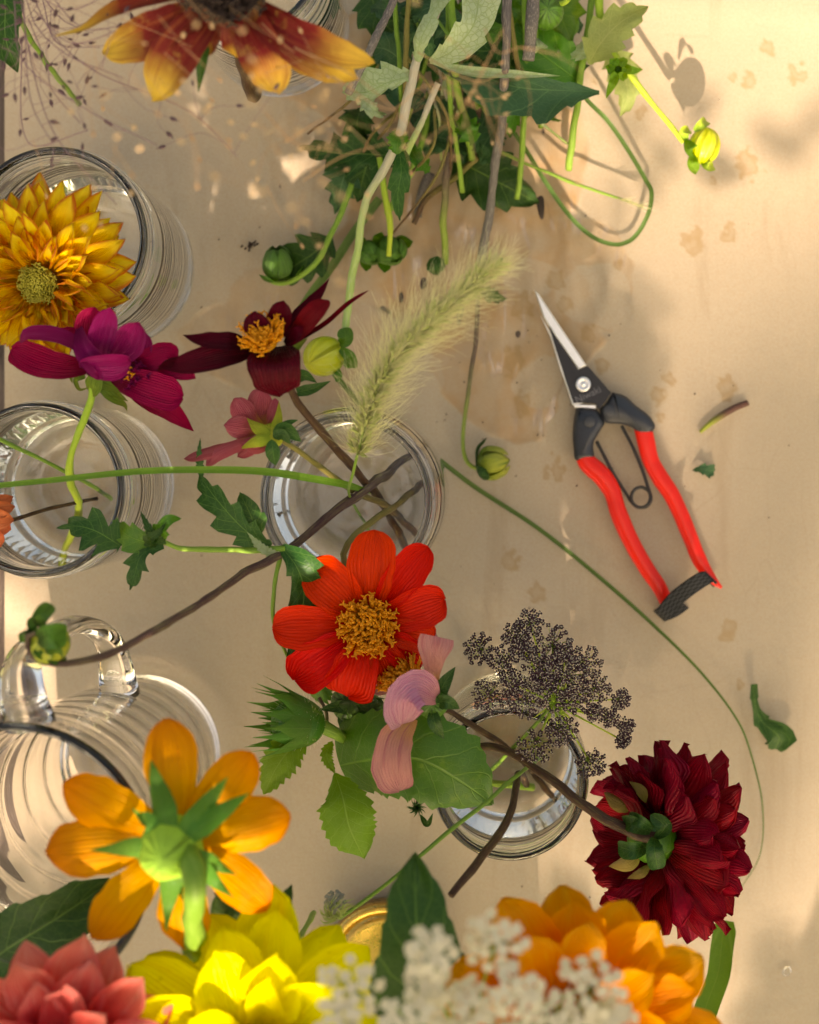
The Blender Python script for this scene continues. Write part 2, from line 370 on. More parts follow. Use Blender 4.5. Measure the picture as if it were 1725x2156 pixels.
def n3(x, y, s, o=0.): return noise.noise(Vector((x*s+o, y*s-o, o)))
STAINS = [(1617,100,14),(1678,158,18),(1578,170,14),(1542,163,9),(1575,345,26),(1460,510,24),(1537,490,16),(1502,378,8),(1350,240,12),
 (1408,798,12),(1530,818,18),(1075,1182,18),(1170,990,20),(1130,1250,16),(1535,1325,18),(1270,770,14),(1385,830,16),(1330,900,9),(1560,1440,10),
 (1100,850,20),(1190,640,16),(1240,700,14),(1170,590,18),(1100,640,24),(1080,760,22),(700,1010,10),(250,760,12),(1300,560,10),(1390,880,9)]
def paper():
    step = 4.; xs = np.arange(10, 1790, step); ys = np.arange(-60, 2230, step)
    nx, ny = len(xs), len(ys); V = []; wet = []; st = []
    for y in ys:
        for x in xs:
            p = P(x, y, 0); X, Y = p.x, p.y
            wob = n3(X, Y, 22, 3.3)*60+n3(X, Y, 90, 5.1)*22
            def el(cx, cy, rx, ry, soft=.03):
                d = math.hypot((x+wob-cx)/rx, (y+wob*.8-cy)/ry); return min(1, max(0, (1-d)/soft+.5))
            m = max(el(900, 330, 330, 330), el(1080, 700, 150, 230), el(690, 700, 300, 160)*.55, el(1180, 560, 160, 110)*.7)
            dry = max(el(560, 350, 170, 150), el(1230, 600, 90, 60)*.7, el(1140, 800, 60, 60)*.8, el(860, 830, 120, 80)*.6, el(1090, 560, 60, 40)*.7)
            wv = max(0, m-dry)
            wv *= .65+.35*min(1, max(0, (n3(X, Y, 60, 9)+.25)*3))
            s = 0
            for (a, b, r) in STAINS:
                if abs(x-a) < r*2 and abs(y-b) < r*2:
                    d = math.hypot(x-a+n3(X, Y, 250, a)*r*.9, (y-b)*.8+n3(X, Y, 250, b)*r*.9)/r
                    s = max(s, (1-max(0, min(1, (d-.85)*5)))*(.4+.6*min(1, max(0, d-.35)*1.7)))
            z = n3(X, Y, 14, 1)*.0003
            k = max(m, .25 if 250 < x < 1000 and 380 < y < 1000 else 0)
            z += k*(n3(X*2.6, Y*.5, 30, 2)*.0026+n3(X*2, Y, 70, 7)*.0010)+max(0, 1-abs(n3(X, Y*.4, 16, 31))*14)*.00035*k
            if 1050 < x < 1750 and 1150 < y < 2100: z += n3(X, Y, 45, 4)*.00012
            V.append((X, Y, z)); wet.append(wv); st.append(s)
    F = [(j*nx+i, (j+1)*nx+i, (j+1)*nx+i+1, j*nx+i+1) for j in range(ny-1) for i in range(nx-1)]
    o = mesh('paper_sheet', V, F, paper_material(), loc=(0, 0, .001), label='brown kraft paper with damp patches spread over the table', kind='structure')
    for nm, d in (('wet', wet), ('stain', st)):
        a = o.data.attributes.new(nm, 'FLOAT', 'POINT'); a.data.foreach_set('value', d)
paper()
def table():
    T = NT('old_wood'); geo = T.n('TexCoord').outputs['Object']
    mp = T.n('Mapping'); mp.inputs['Scale'].default_value = (60, 5, 1); T.l(geo, mp.inputs[0]); g = T.noise(mp.outputs[0], 3, 6, .65, 1.)
    c = T.mix(T.ss(g, .3, .7), (.035, .022, .016), (.14, .10, .075))
    p = T.principled(c, .6, .4, T.bump(g, .8, .002)); T.l(p.outputs[0], T.out.inputs[0])
    b = B()
    for i in range(12):
        x0 = -.55+i*.1
        q = [(x0+.002, -.6), (x0+.098, -.6), (x0+.098, .6), (x0+.002, .6)]
        b.add(plate(q, -.03, -.0015, .002))
    b.build('table_top', T.m, kind='structure', label='dark weathered wooden boards of the table under the paper')
table()
# sunlight map: 1 where the photograph shows sun reaching the table, in photo units
SUNP = [(1640,40,330,250,1.), (1560,260,260,210,.8), (1400,250,90,150,.5), (1700,420,150,200,.5),
        (1540,1290,60,80,.35), (1330,1340,80,50,.3), (1600,1450,80,90,.25), (1240,1870,110,80,.25),
        (40,1290,130,110,1.), (40,1640,150,200,.9), (150,1830,150,90,.6), (250,1330,60,60,.45), (460,250,82,95,1.), (1600, 1310, 60, 60, .5), (1130, 1750, 80, 60, .4),
        (1215,1135,84,90,1.), (1100,1150,95,66,1.), (1280,600,60,80,.25),
        (560,1150,30,50,.3), (1500,2050,150,120,.5), (1300,2180,250,130,.6), (620,2250,200,120,.5), (100,2250,200,100,.4), (230,800,60,40,.5)]
def ground_of(px, py, z):      # where the sun ray through a point above the table would land, in photo units
    q = P(px, py, z)-SUN*(z/SUN.z)
    return q.x/S0+862.5, 1078-q.y/S0
for (px, py, z, rx, ry, s) in ((1360, 2060, .28, 120, 70, .85), (1180, 1950, .28, 60, 40, .5), (1250, 2150, .28, 110, 60, .8), (470, 2010, .275, 110, 50, .8), (650, 2080, .275, 100, 60, .7), (60, 2120, .3, 60, 40, .6), (250, 2090, .3, 50, 40, .4),
        (150, 1780, .268, 55, 42, .95), (200, 1660, .268, 40, 26, .8), (215, 1900, .268, 34, 30, .7), (150, 490, .165, 120, 90, .9), (540, 1990, .265, 170, 90, .95), (440, 1640, .268, 50, 40, .35), (60, 2060, .3, 60, 40, .95), (190, 2060, .3, 50, 50, .9), (360, 1580, .268, 40, 30, .35), (300, 700, .19, 34, 24, .6), (350, 860, .17, 30, 26, .4),
        (370, 180, .25, 40, 30, .5), (620, 140, .25, 40, 30, .4), (150, 470, .165, 60, 34, .35), (650, 650, .19, 30, 30, .5), (790, 1150, .15, 40, 30, .3), (1080, 2050, .33, 80, 40, .5)):
    gx, gy = ground_of(px, py, z); SUNP.append((gx, gy, rx, ry, s))
SOFT = [(1500, 1000, 520, 1000, .065), (1600, 620, 200, 160, .10), (1150, 1250, 300, 300, .04), (1640, 400, 330, 260, .28), (1250, 640, 200, 160, .045), (1560, 1380, 180, 170, .05), (1500, 1800, 300, 300, .045), (560, 420, 260, 300, .04)]
SUNP = [q for q in SUNP if not (abs(q[0]-1140) < 140 and abs(q[1]-800) < 150)]
def sunlit(x, y):
    return max([max(0., min(1., (1.25-math.hypot((x-a)/rx, (y-b)/ry))*2.2))*s for a, b, rx, ry, s in SUNP]+[0.])
def add_leaf_gobo():  # unseen leaves added to block the sun, gaps left where sun patches fall
    rs = random.Random(11); b = B(); T = math.pi
    e1 = Vector((1, 0, 0)); e1 = (e1-SUN*e1.dot(SUN)).normalized(); e2 = SUN.cross(e1)
    n = 0
    def leafquad(c, r):
        if c.y > -.45 and c.z < 1.1: return
        nrm = (SUN+Vector((rs.uniform(-1, 1), rs.uniform(-1, 1), rs.uniform(-1, 1)))*.55).normalized()
        a = nrm.orthogonal().normalized(); a.rotate(__import__('mathutils').Quaternion(nrm, rs.uniform(0, 6.28))); bb = nrm.cross(a)
        k = len(b.V)
        for (u, v) in ((-1.5, 0), (-.7, -.62), (.2, -.7), (1.1, -.35), (1.7, 0), (1.1, .35), (.2, .7), (-.7, .62)):
            b.V.append(tuple(c+a*u*r+bb*v*r)); b.U.append((.5, .5))
        b.F.append(tuple(range(k, k+8))); b.I.append(0)
    for i in range(26000):
        x = rs.uniform(-1900, 3600); y = rs.uniform(-1900, 4200)
        inside = -300 < x < 2050 and -350 < y < 2500
        if not inside and rs.random() < .6: continue
        s = sunlit(x, y)
        sf = sum(q[4]*math.exp(-((x-q[0])/q[2])**2-((y-q[1])/q[3])**2) for q in SOFT) if inside else 0
        if s > .85: continue
        if abs(x-1130) < 190 and abs(y-815) < 190: s = sf = 0
        t_ = min(.95, max(s*.9, sf))
        if t_ > .03:
            m = -math.log(t_)/6.5/.3*(1 if s < .04 else .8)
            far = (14., 22.) if s < .62 else (1.2, 3.)
            for q in range(int(m+rs.random())): leafquad(P(x+rs.uniform(-30, 30), y+rs.uniform(-30, 30), 0)+SUN*rs.uniform(*far), rs.uniform(.006, .0105)*(1 if s > .62 else 1.15))
            continue
        leafquad(P(x, y, 0)+SUN*rs.uniform(.95, 2.6), rs.uniform(.010, .020))
    b.build('leaf_gobo', G_MID, smooth=False, kind='stuff', label='unseen loose leaves added to shade the table, with gaps shaped for sun patches')
add_leaf_gobo()
# unseen trunk and boughs beside the added leaf gobo, well outside the picture
tr = thing('tree', 'unseen bark brown tree beside the table near the added leaf screen', 'tree', (1.6, -3.4, -.8))
BARK = plain('bark', (.10, .07, .05), .9, nz=.4, ns=30, bs=.8)
mesh('trunk', *tube([(1.6, -3.4, -.8), (1.55, -3.3, 1.2), (1.4, -3.2, 3.5)], [.16, .13, .08])[:2], BARK, tr)
for q in (((1.55, -3.3, 1.6), (1.1, -2.2, 2.1), (.2, -1.9, 2.0)), ((1.5, -3.25, 1.3), (.8, -2.6, 1.6), (-.5, -2.1, 1.8))):
    mesh('bough', *tube([Vector(p) for p in q], [.05, .03, .008])[:2], BARK, tr)

gv = P(0, 0, 0); T_ = NT('lawn'); geo_ = T_.n('TexCoord').outputs['Object']
T_.l(T_.principled(T_.mix(T_.noise(geo_, 3, 6, .7), (.10, .14, .04), (.3, .27, .16)), .9, .2).outputs[0], T_.out.inputs[0])
mesh('ground', [(-40, -40, -.8), (40, -40, -.8), (40, 40, -.8), (-40, 40, -.8)], [(0, 1, 2, 3)], T_.m, kind='structure', label='lawn under and around the table')
# ------------------------------------------------------------ glass jars
def jar(name, label, px, py, rb, rr, h, seg=96, rings=3, base=.006):
    c = P(px, py, 0); c.z = .0022
    root = thing(name, label, 'glass jar', c, 'glass jars standing on the paper')
    wl = .0022
    o = [(0.001, .0015), (rb*.6, .0012), (rb*.78, .0), (rb*.9, .0), (rb*.98, .003), (rb, .009), (rb*1.003, .02), (rb, h*.45), (rb, h*.72), (rb*.985, h*.77), (rb*.95, h*.81), (rr*.985, h*.835)]
    z = h*.845; dz = (h*.985-z)/(rings*4)
    for i in range(rings):
        for k, a in enumerate((0, .0002, .0003, .0001)): o.append((rr*.985+a, z)); z += dz
    o += [(rr*.975, h*.965), (rr*1.0, h*.975), (rr*1.005, h*.985), (rr*.995, h*.994), (rr*.975, h)]
    ctl = [(rr-wl-.0012, h*.985), (rr-wl-.0012, h*.85), (rb*.94-wl, h*.8), (rb-wl, h*.72), (rb-wl, h*.4), (rb-wl, .016)]
    i_ = [(rr-wl-.0006, h*.998)]
    for k in range(120):
        z = h*.985-(h*.985-.016)*k/119
        i_.append((float(np.interp(-z, [-q[1] for q in ctl], [q[0] for q in ctl]))+.00011*math.sin(k*1.05+2*math.sin(k*.23))*min(1, k/4), z))
    i_ += [ (rb-wl-.002, .009), (rb*.8, base*1.1), (rb*.45, base*.8), (.001, base*.95)]
    b = B().add(lathe(o+i_, c, seg)); gb = b.build('glass_body', MT['jar_glass'], root)
    b = B()
    for q in range(2):
        a0 = q*3.1; pts = [c+Vector(((rr+.0002)*math.cos(a0+k*.16), (rr+.0002)*math.sin(a0+k*.16), h*.862+h*.085*k/40)) for k in range(36)]
        b.add(tube(pts, [.0003, .0013, .0013, .0013, .0013, .0003], 110, 8))
    b.build('screw_thread', MT['jar_glass'], gb)
    return root, c
def fill(px, py, r, z0, z1, label):
    c = P(px, py, 0); c.z = 0
    pr = [(.0005, z0), (r*.5, z0), (r*.86, z0+.0006), (r, z0+.005), (r, z1), (r-.0012, z1-.0006), (r*.6, z1-.0009), (.0005, z1-.0009)]
    b = B().add(lathe(pr, c, 64)); b.build('water', MT['water'], loc=c, label=label, cat='water', group='water standing in the jars')
jar('glass_jar', 'wide glass jar lying under the yellow orange dahlia at the left edge', 246, 566, .0420, .0410, .125)
fill(246, 566, .0394, .0070, .055, 'shallow clear water in the jar under the yellow orange dahlia')
jar('glass_jar', 'glass jar under the magenta dahlia with a yellow stem bending inside', 210, 1022, .0405, .0392, .122)
fill(210, 1022, .0379, .0070, .075, 'clear water in the jar with the bent yellow stem')
jar('glass_jar', 'glass jar in the middle holding crossed brown stems and the grass plume', 772, 1040, .0432, .0385, .122)
fill(772, 1040, .0406, .0070, .078, 'clear water round the crossed brown stems in the middle jar')
jar('glass_jar', 'smaller glass jar under the purple lace flower by the dark red dahlia', 1070, 1560, .0370, .0345, .118)
fill(1070, 1560, .0344, .0070, .072, 'clear water in the smaller jar below the purple lace flower')
jar('glass_jar', 'glass jar mostly hidden under the red and yellow sunflower at the top', 590, 62, .0370, .0345, .13)
fill(590, 62, .0344, .0070, .06, 'clear water in the jar hidden under the sunflower')

def jug():
    px, py = 305, 1580; c = P(px, py, 0); c.z = .0022
    root = thing('glass_jug', 'tall ribbed clear glass jug with a looped handle at the lower left', 'jug', c)
    h = .25; wl = .0032; o = [(.001, .002), (.028, .0015), (.034, 0), (.038, .001), (.0405, .005)]; i_ = []
    N = 90
    def R(t): return .0405+.0125*t**1.2
    for k in range(N+1):
        t = k/N; z = .007+(h-.012)*t; rib = .0004*max(0, math.sin(t*2*math.pi*8+.6*math.sin(t*9))) if t < .93 else 0
        o.append((R(t)+rib, z))
    o += [(R(1)+.0004, h-.002), (R(1)-.0008, h)]
    i_ = [(R(1)-wl+.0006, h), (R(1)-wl, h-.003)]
    for k in range(N, -1, -1):
        t = k/N; z = .012+(h-.017)*t; i_.append((R(t)-wl, z))
    i_ += [(.03, .009), (.001, .0085)]
    B().add(lathe(o+i_, c, 128)).build('glass_body', MT['jug_glass'], root)
    q = [(0., .048, .220), (-.002, .060, .224), (-.004, .072, .216), (.000, .080, .19), (.004, .080, .15), (.008, .068, .115), (.008, .0435, .095)]
    B().add(tube([c+Vector(p) for p in q], [.0105, .0078, .0068, .0068, .0068, .007, .0095], 48, 20, True, .62)).build('handle', MT['jug_glass'], root)
jug()
GOLD = plain('brass', (.75, .5, .14), .28, 1., nz=.15)
lc = P(815, 2010, 0)
gl = thing('jar_lid', 'brass coloured round jar lid half hidden behind the big dark leaf', 'jar lid', lc)
B().add(lathe([(.03, .0025), (.0305, .003), (.0305, .016), (.0298, .0172), (.027, .0174), (.0262, .0166), (.0258, .0025)], lc, 80)).build('screw_band', GOLD, gl)
B().add(lathe([(.0005, .0155), (.02, .0155), (.0215, .0162), (.0228, .0155), (.0262, .0155), (.0262, .0145), (.0005, .0145)], lc, 64)).build('lid_disc', GOLD, gl)
# ------------------------------------------------------------ flowers
UP = Vector((0, 0, 1))
def stem(root, pts, r, mat, name='stem', n=32, z=None, seg=10):
    pts = [p if isinstance(p, Vector) else P(*p) for p in pts]
    r = [q*.63 for q in (r if isinstance(r, (list, tuple)) else [r])]
    V, F, U = tube(pts, r, n, seg, rag=.14, wob=.5)
    return mesh(name, V, F, mat, root, uv=U)
def ptl(root, spine, w, mat, N=UP, prof='tith', cup=.5, name='petal', **k):
    """petal from photo points: spine [(px,py,z)...], w = full width in photo units"""
    zs = sum(p[2] for p in spine)/len(spine)
    V, F, U = sheet(PP(spine), M(w, zs)/2, N, prof, cup, **k)
    return mesh(name, V, F, mat, root, uv=U)
def rayed(root, c, z, tips, mat, r0=20, prof='tith', cup=.5, zt=0., zm=.006, groove=.03, ruff=.12, seed=1, name='petal', sag=.0):
    for i, t in enumerate(tips):
        tx, ty, w_ = t[:3]; dz = t[3] if len(t) > 3 else 0; bend = t[4] if len(t) > 4 else 0
        dx, dy = tx-c[0], ty-c[1]; L = math.hypot(dx, dy); ux, uy = dx/L, dy/L
        sp = []
        for f in (0, .33, .66, 1):
            off = math.sin(f*math.pi)*bend
            sp.append((c[0]+ux*(r0+(L-r0)*f)-uy*off, c[1]+uy*(r0+(L-r0)*f)+ux*off, z+zm*math.sin(f*math.pi)+(zt+dz)*f*f+(i % 2)*.0015*(f)))
        ptl(root, sp, w_, mat, UP, prof, cup, groove=groove, ruff=ruff, seed=seed+i, name=name, nu=12, nv=24)
def dahlia(root, c, axis, rings, mat, seed=1, skip=None, scl=None, prof='dahl', h0=0., ruff=.38):
    rs = random.Random(seed); A = Vector(axis).normalized(); e1 = Vector((1, 0, 0))-A*A.x
    if e1.length < .2: e1 = Vector((0, 1, 0))-A*A.y
    e1.normalize(); e2 = A.cross(e1); k0 = 0
    for ri, (n, pol, L, w_, r0, curl, cup) in enumerate(rings):
        for k in range(n):
            az = 2*math.pi*(k+rs.uniform(-.18, .18)+(ri % 2)*.5)/n; p = math.radians(pol+rs.uniform(-6, 6))
            out = e1*math.cos(az)+e2*math.sin(az); d = A*math.cos(p)+out*math.sin(p)
            if skip and skip(d, out, ri): continue
            l = L*rs.uniform(.88, 1.1)*(scl(out) if scl else 1)
            s0 = c+out*r0; cu = curl+rs.uniform(-.1, .1); sw = A.cross(out)*rs.uniform(-.12, .12)
            sp = [s0, s0+d*l*.35-A*cu*l*.06, s0+d*l*.7+A*cu*l*.3+sw*l*.5, s0+d*l+A*cu*l*.85+sw*l]
            N = A*math.sin(p)-out*math.cos(p)+sw*.5
            V, F, U = sheet(sp, w_*rs.uniform(.88, 1.12), N, prof, cup*rs.uniform(.75, 1.25), ruff=ruff, groove=.03, seed=seed*31+k0, nu=10, nv=14)
            mesh('petal', V, F, mat, root, uv=U); k0 += 1
def stamens(root, c, r, h, n, mat, axis=UP, seed=3, tr=.0011, curl=.3, name='stamens', L=.006, flat=False, ell=1., ea=0.):
    rs = random.Random(seed); A = Vector(axis).normalized(); e1 = A.orthogonal().normalized()
    if abs(A.z) > .9: e1 = Vector((math.cos(ea), math.sin(ea), 0)); e1 = (e1-A*A.dot(e1)).normalized()
    e2 = A.cross(e1); b = B()
    for i in range(n):
        f = math.sqrt((i+.5)/n); th = i*2.39996+rs.uniform(-.2, .2)
        o = e1*math.cos(th)*f*ell+e2*math.sin(th)*f
        s = c+o*r*.85+A*(h*math.sqrt(max(0, 1-f*f*.85)))
        d = (A+o*(.15+.9*f**3)+Vector((rs.uniform(-1, 1), rs.uniform(-1, 1), rs.uniform(-1, 1)))*curl).normalized()
        l = L*rs.uniform(.6, 1.15)*(.55+.6*f)
        b.add(tube([s-d*l*.4, s+d*l*.5, s+d*l], [tr*.75, tr*.7, tr*1.25, tr*.9], 4, 5))
        if f > .5:
            e = s+d*l
            for q in (-1, 1): b.add(tube([e, e+(o.cross(A)*q*.8+d*.6).normalized()*tr*2.4], [tr*.6, tr*.4], 1, 4))
    b.add(blob(c, r*.9*ell, r*.9, h*.85, A, 20, 10))
    return b.build(name, mat, root)
def P_(x, y, z): return P(x, y, z)

# --- red single flower
t = thing('dahlia', 'bright red single flower with broad petals and an orange centre by the middle jar', 'flower', P(777, 1316, .15))
RED = petal_mat('petal_red', (.52, .010, .002), (.72, .020, .003), (.78, .024, .004), (.42, .005, .002), .35, .25, .5, vein=14)
rayed(t, (777, 1316), .150, [(733, 1466, 122, -.006), (620, 1432, 112, -.008), (888, 1400, 88, -.008), (838, 1436, 96, -.012), (914, 1346, 76, -.004), (937, 1262, 100, -.002), (903, 1152, 90, .0, -4), (788, 1115, 112, .002), (648, 1192, 114, .002, 6), (574, 1322, 106, 0)], RED, r0=30, cup=.75, groove=.025)
stamens(t, P(777, 1316, .150), M(50, .15), .007, 190, STAM, L=.0065, tr=.00075, curl=.35)
stem(t, [(777, 1325, .146), (760, 1260, .132), (722, 1170, .135), (760, 1115, .13), (835, 1065, .10), (886, 1022, .06), (930, 1000, .03)], [.0022, .0024, .0026, .0026], S_OL)
for q in ((640, 1275), (700, 1210), (850, 1235), (800, 1420)): ptl(t, [(775, 1316, .147), ((775+q[0])/2, (1316+q[1])/2, .146), (*q, .146)], 26, BUDG, prof='sepal', name='sepal')

# --- orange flower seen from the back
t = thing('mexican_sunflower', 'orange flower seen from behind with pointed green sepals over the ribbed jug', 'flower', P(370, 1765, .268))
ORA = petal_mat('petal_orange', (.88, .40, .008), (.93, .44, .012), (.88, .27, .008), (.72, .2, .004), .45, .48, .5, vein=12)
rayed(t, (372, 1770), .268, [(390, 1998, 118, 0), (197, 1978, 108, 0, 4), (565, 1915, 108, 0, -6), (96, 1796, 134, 0), (133, 1650, 118, .004, -6), (612, 1716, 122, 0, 4), (533, 1585, 112, .002, 5), (350, 1512, 122, .002)], ORA, r0=18, cup=-.55, zm=.004, groove=-.02, ruff=.16, prof='round')
SEP = leaf_mat('sepal_green', (.08, .25, .03), (.16, .3, .08), 5, .25, .55, .4)
b = B().add(blob(P(362, 1785, .282), M(66, .282), M(64, .282), .017, UP, 24, 14, .12)); b.build('calyx', petal_mat('calyx_green', (.2, .42, .05), (.32, .55, .06), (.2, .4, .05), (.1, .26, .03), .5, .15, .6, vein=18), t)
for (x, y, w_) in ((318, 1600, 62), (480, 1636, 50), (524, 1670, 54), (499, 1842, 46), (492, 1890, 50), (350, 1962, 52), (190, 1790, 50), (279, 1702, 46), (384, 1897, 36), (455, 1690, 34)):
    dx, dy = x-362, y-1785; L = math.hypot(dx, dy)
    ptl(t, [(362+dx/L*38, 1785+dy/L*38, .290), (362+dx/L*75, 1785+dy/L*75, .289), (362+dx*.72, 1785+dy*.72, .280), (x, y, .284)], w_, SEP, prof='sepal', cup=-.6, name='sepal', seed=x)
stem(t, [(395, 1800, .292), (408, 1840, .300), (409, 1920, .29), (406, 1990, .26), (402, 2080, .21), (400, 2200, .12)], [.0072, .0050, .0044, .0044], S_GREEN)

# --- sunflower at the top
t = thing('sunflower', 'large sunflower with red petals tipped yellow and a dark centre at the top edge', 'sunflower', P(480, -5, .25))
SUNM = petal_mat('petal_sunflower', (.11, .01, .01), (.22, .022, .018), (.88, .60, .10), (.34, .08, .03), .7, .35, .5, stops=(0., .56, .9), vein=20, spots=.4)
rayed(t, (480, -20), .245, [(250, -230, 90), (470, -310, 96), (690, -240, 90), (830, -110, 90), (120, -110, 84)], SUNM, r0=45, cup=.5, prof='lance', seed=40)
rayed(t, (480, -20), .248, [(216, 112, 100, -.01, -14), (752, 167, 92, -.006, 16), (585, 197, 108, -.006, -8), (322, 214, 112, -.004, 14), (790, 132, 84, .0, 26), (500, 120, 60, -.012), (430, 110, 60, -.014), (668, 160, 66, -.012)], SUNM, r0=42, cup=.6, prof=[(0, .4), (.3, .85), (.6, 1), (.8, .8), (.93, .42), (1, .03)], seed=50, ruff=.2)
ptl(t, [(440, -10, .25), (340, -5, .252), (230, 30, .248), (175, 62, .25), (118, 76, .256)], 62, SUNM, Vector((0, .4, 1)), [(0, .5), (.3, 1), (.6, .75), (.8, .3), (1, .06)], 1.0, seed=61)
ptl(t, [(430, 60, .244), (425, 130, .24), (418, 195, .236)], 34, G_DK, name='sepal', prof='sepal')
DARKC = plain('disc_dark', (.02, .008, .005), .9, nz=.4, ns=700)
stamens(t, P(480, -36, .248), M(76, .25), .009, 330, DARKC, L=.007, tr=.0011, name='disc')
stem(t, [(485, -10, .243), (500, 60, .2), (515, 150, .13), (535, 205, .09), (560, 110, .03)], [.0042, .004, .0038], S_BROWN)

# --- yellow orange dahlia at the left edge
t = thing('dahlia', 'yellow orange double dahlia with curled petals and red streaks at the left edge', 'flower', P(90, 592, .165))
YD = petal_mat('petal_yellow_orange', (.95, .46, .01), (.98, .68, .025), (.97, .80, .08), (.92, .55, .02), .3, .52, .45, edge=(.6, .11, .02), vein=9)
A = Vector((-.12, -.28, 1)).normalized(); c = P(92, 592, .162)
def ysc(o): return .84+.42*max(0, o.y*.75+o.x*.45)+.1*max(0, -o.x)
dahlia(t, c, A, [(22, 98, .0315, .0064, .006, .02, .8), (24, 86, .0325, .0066, .006, .05, 1.0), (22, 70, .030, .0066, .007, .10, 1.3), (20, 56, .026, .0064, .0078, .14, 1.6), (17, 46, .0205, .0062, .0082, .1, 2.0), (14, 42, .0155, .0056, .0088, -.1, 2.4), (10, 58, .0115, .005, .009, -.2, 2.5)], YD, 5, scl=ysc, ruff=.6)
stamens(t, c+A*.003, .0078, .005, 180, plain('disc_olive', (.36, .33, .03), .6, nz=.3, ns=1200), A, L=.0026, tr=.00055, curl=.15, name='disc')
stem(t, [c-A*.004, P(120, 640, .11), P(210, 600, .05), P(330, 585, .02)], [.003, .003], S_GREEN)

# --- magenta dahlia
t = thing('dahlia', 'magenta purple dahlia seen from the side over the left jar', 'flower', P(200, 790, .18))
MAG = petal_mat('petal_magenta', (.10, .0005, .012), (.25, .0015, .04), (.32, .002, .055), (.16, .001, .03), .5, .3, .42, vein=10, spec=.12)
MAGP = petal_mat('petal_purple', (.12, .001, .045), (.22, .003, .09), (.30, .005, .10), (.40, .05, .20), .35, .3, .42, vein=9, spec=.12)
F_ = Vector((.25, .75, .6))
ptl(t, [(235, 775, .172), (180, 720, .176), (100, 706, .176)], 60, MAG, F_, cup=.7, seed=2)
ptl(t, [(200, 770, .178), (150, 775, .184), (80, 762, .184), (24, 734, .178)], 74, MAG, Vector((0, .2, 1)), 'round', .7, seed=3, ruff=.2)
ptl(t, [(205, 755, .18), (130, 712, .184), (60, 705, .186), (42, 722, .184)], 46, MAGP, Vector((0, .5, .7)), cup=.6, seed=4)
ptl(t, [(200, 740, .178), (190, 690, .186), (200, 646, .19)], 70, MAG, Vector((0, -.5, 1)), 'tith', .8, seed=5)
ptl(t, [(212, 760, .182), (212, 720, .192), (232, 648, .196)], 66, MAGP, Vector((.1, -.5, 1)), 'tith', .9, seed=6)
ptl(t, [(230, 765, .182), (265, 730, .19), (292, 678, .194)], 74, MAGP, Vector((.1, -.4, 1)), 'round', .7, seed=7, ruff=.2)
ptl(t, [(250, 775, .178), (290, 745, .182), (306, 700, .184)], 50, MAGP, Vector((.1, -.4, 1)), 'round', .5, seed=8)
ptl(t, [(262, 790, .176), (310, 765, .182), (352, 745, .18), (376, 752, .176)], 60, MAG, UP, 'round', .7, seed=9, ruff=.25)
ptl(t, [(280, 796, .176), (330, 786, .18), (375, 778, .178), (412, 797, .172)], 50, MAG, UP, 'dahl', .8, seed=10, ruff=.25)
ptl(t, [(262, 812, .17), (310, 840, .17), (360, 868, .166), (408, 908, .158)], 58, MAG, Vector((-.1, .4, 1)), 'lance', .8, seed=11)
ptl(t, [(240, 795, .18), (290, 810, .186), (340, 826, .184), (387, 836, .178)], 84, MAG, Vector((0, .1, 1)), 'round', .7, seed=12, ruff=.3, groove=.04)
ptl(t, [(168, 690, .19), (180, 735, .196), (215, 775, .196), (240, 795, .19)], 60, MAGP, Vector((-.4, .2, 1)), 'tith', .9, seed=14)
ptl(t, [(178, 778, .186), (205, 770, .199), (240, 768, .2), (276, 763, .196)], 74, MAGP, Vector((0, -.55, 1)), 'round', .9, seed=13, ruff=.2)
stamens(t, P(283, 790, .181), .003, .002, 18, MAGP, L=.006, tr=.0009, name='disc'); stamens(t, P(272, 782, .184), .0012, .001, 8, STAM, L=.003, tr=.0006)
SEPO = petal_mat('sepal_olive', (.1, .19, .03), (.15, .24, .03), (.22, .25, .04), (.05, .1, .01), .6, .2, .5, vein=12)
for sp, w_ in (([(205, 790, .176), (198, 812, .172), (192, 836, .16)], 42), ([(180, 792, .165), (160, 800, .16), (168, 820, .158), (190, 815, .16)], 14), ([(160, 780, .166), (150, 790, .165), (153, 808, .16)], 10),
               ([(205, 800, .17), (235, 812, .166), (275, 826, .162)], 30), ([(212, 815, .165), (238, 838, .16), (262, 852, .155), (268, 866, .15)], 22), ([(214, 820, .162), (245, 830, .16), (270, 845, .155)], 20)):
    ptl(t, sp, w_, SEPO, name='sepal', prof='sepal')
stem(t, [(196, 812, .168), (190, 850, .155), (170, 905, .14), (148, 960, .13), (150, 1010, .11), (162, 1050, .088), (166, 1090, .06), (158, 1135, .035), (152, 1160, .012)], [.0024, .0027, .003, .003, .0028], S_LIME)

# --- burgundy dahlia
t = thing('dahlia', 'nearly black burgundy dahlia with orange stamens and a brown stem in the middle jar', 'flower', P(560, 735, .19))
BUR = petal_mat('petal_burgundy', (.02, .0005, .003), (.055, .001, .007), (.09, .001, .010), (.12, .002, .014), .5, .25, .4, vein=9, spec=.1)
BURR = petal_mat('petal_crimson', (.03, .001, .003), (.17, .004, .009), (.22, .006, .016), (.08, .001, .005), .4, .35, .4, vein=8, spec=.12)
ptl(t, [(560, 720, .19), (545, 690, .2), (538, 655, .204)], 62, BUR, Vector((0, -.5, 1)), 'round', .6, seed=2, ruff=.2)
ptl(t, [(575, 715, .188), (585, 680, .196), (598, 633, .2)], 56, BUR, Vector((0, -.5, 1)), 'tith', .6, seed=3, ruff=.2)
ptl(t, [(590, 712, .186), (640, 665, .19), (675, 620, .192), (694, 586, .192)], 50, BUR, Vector((-.6, 0, .7)), 'lance', .8, seed=4)
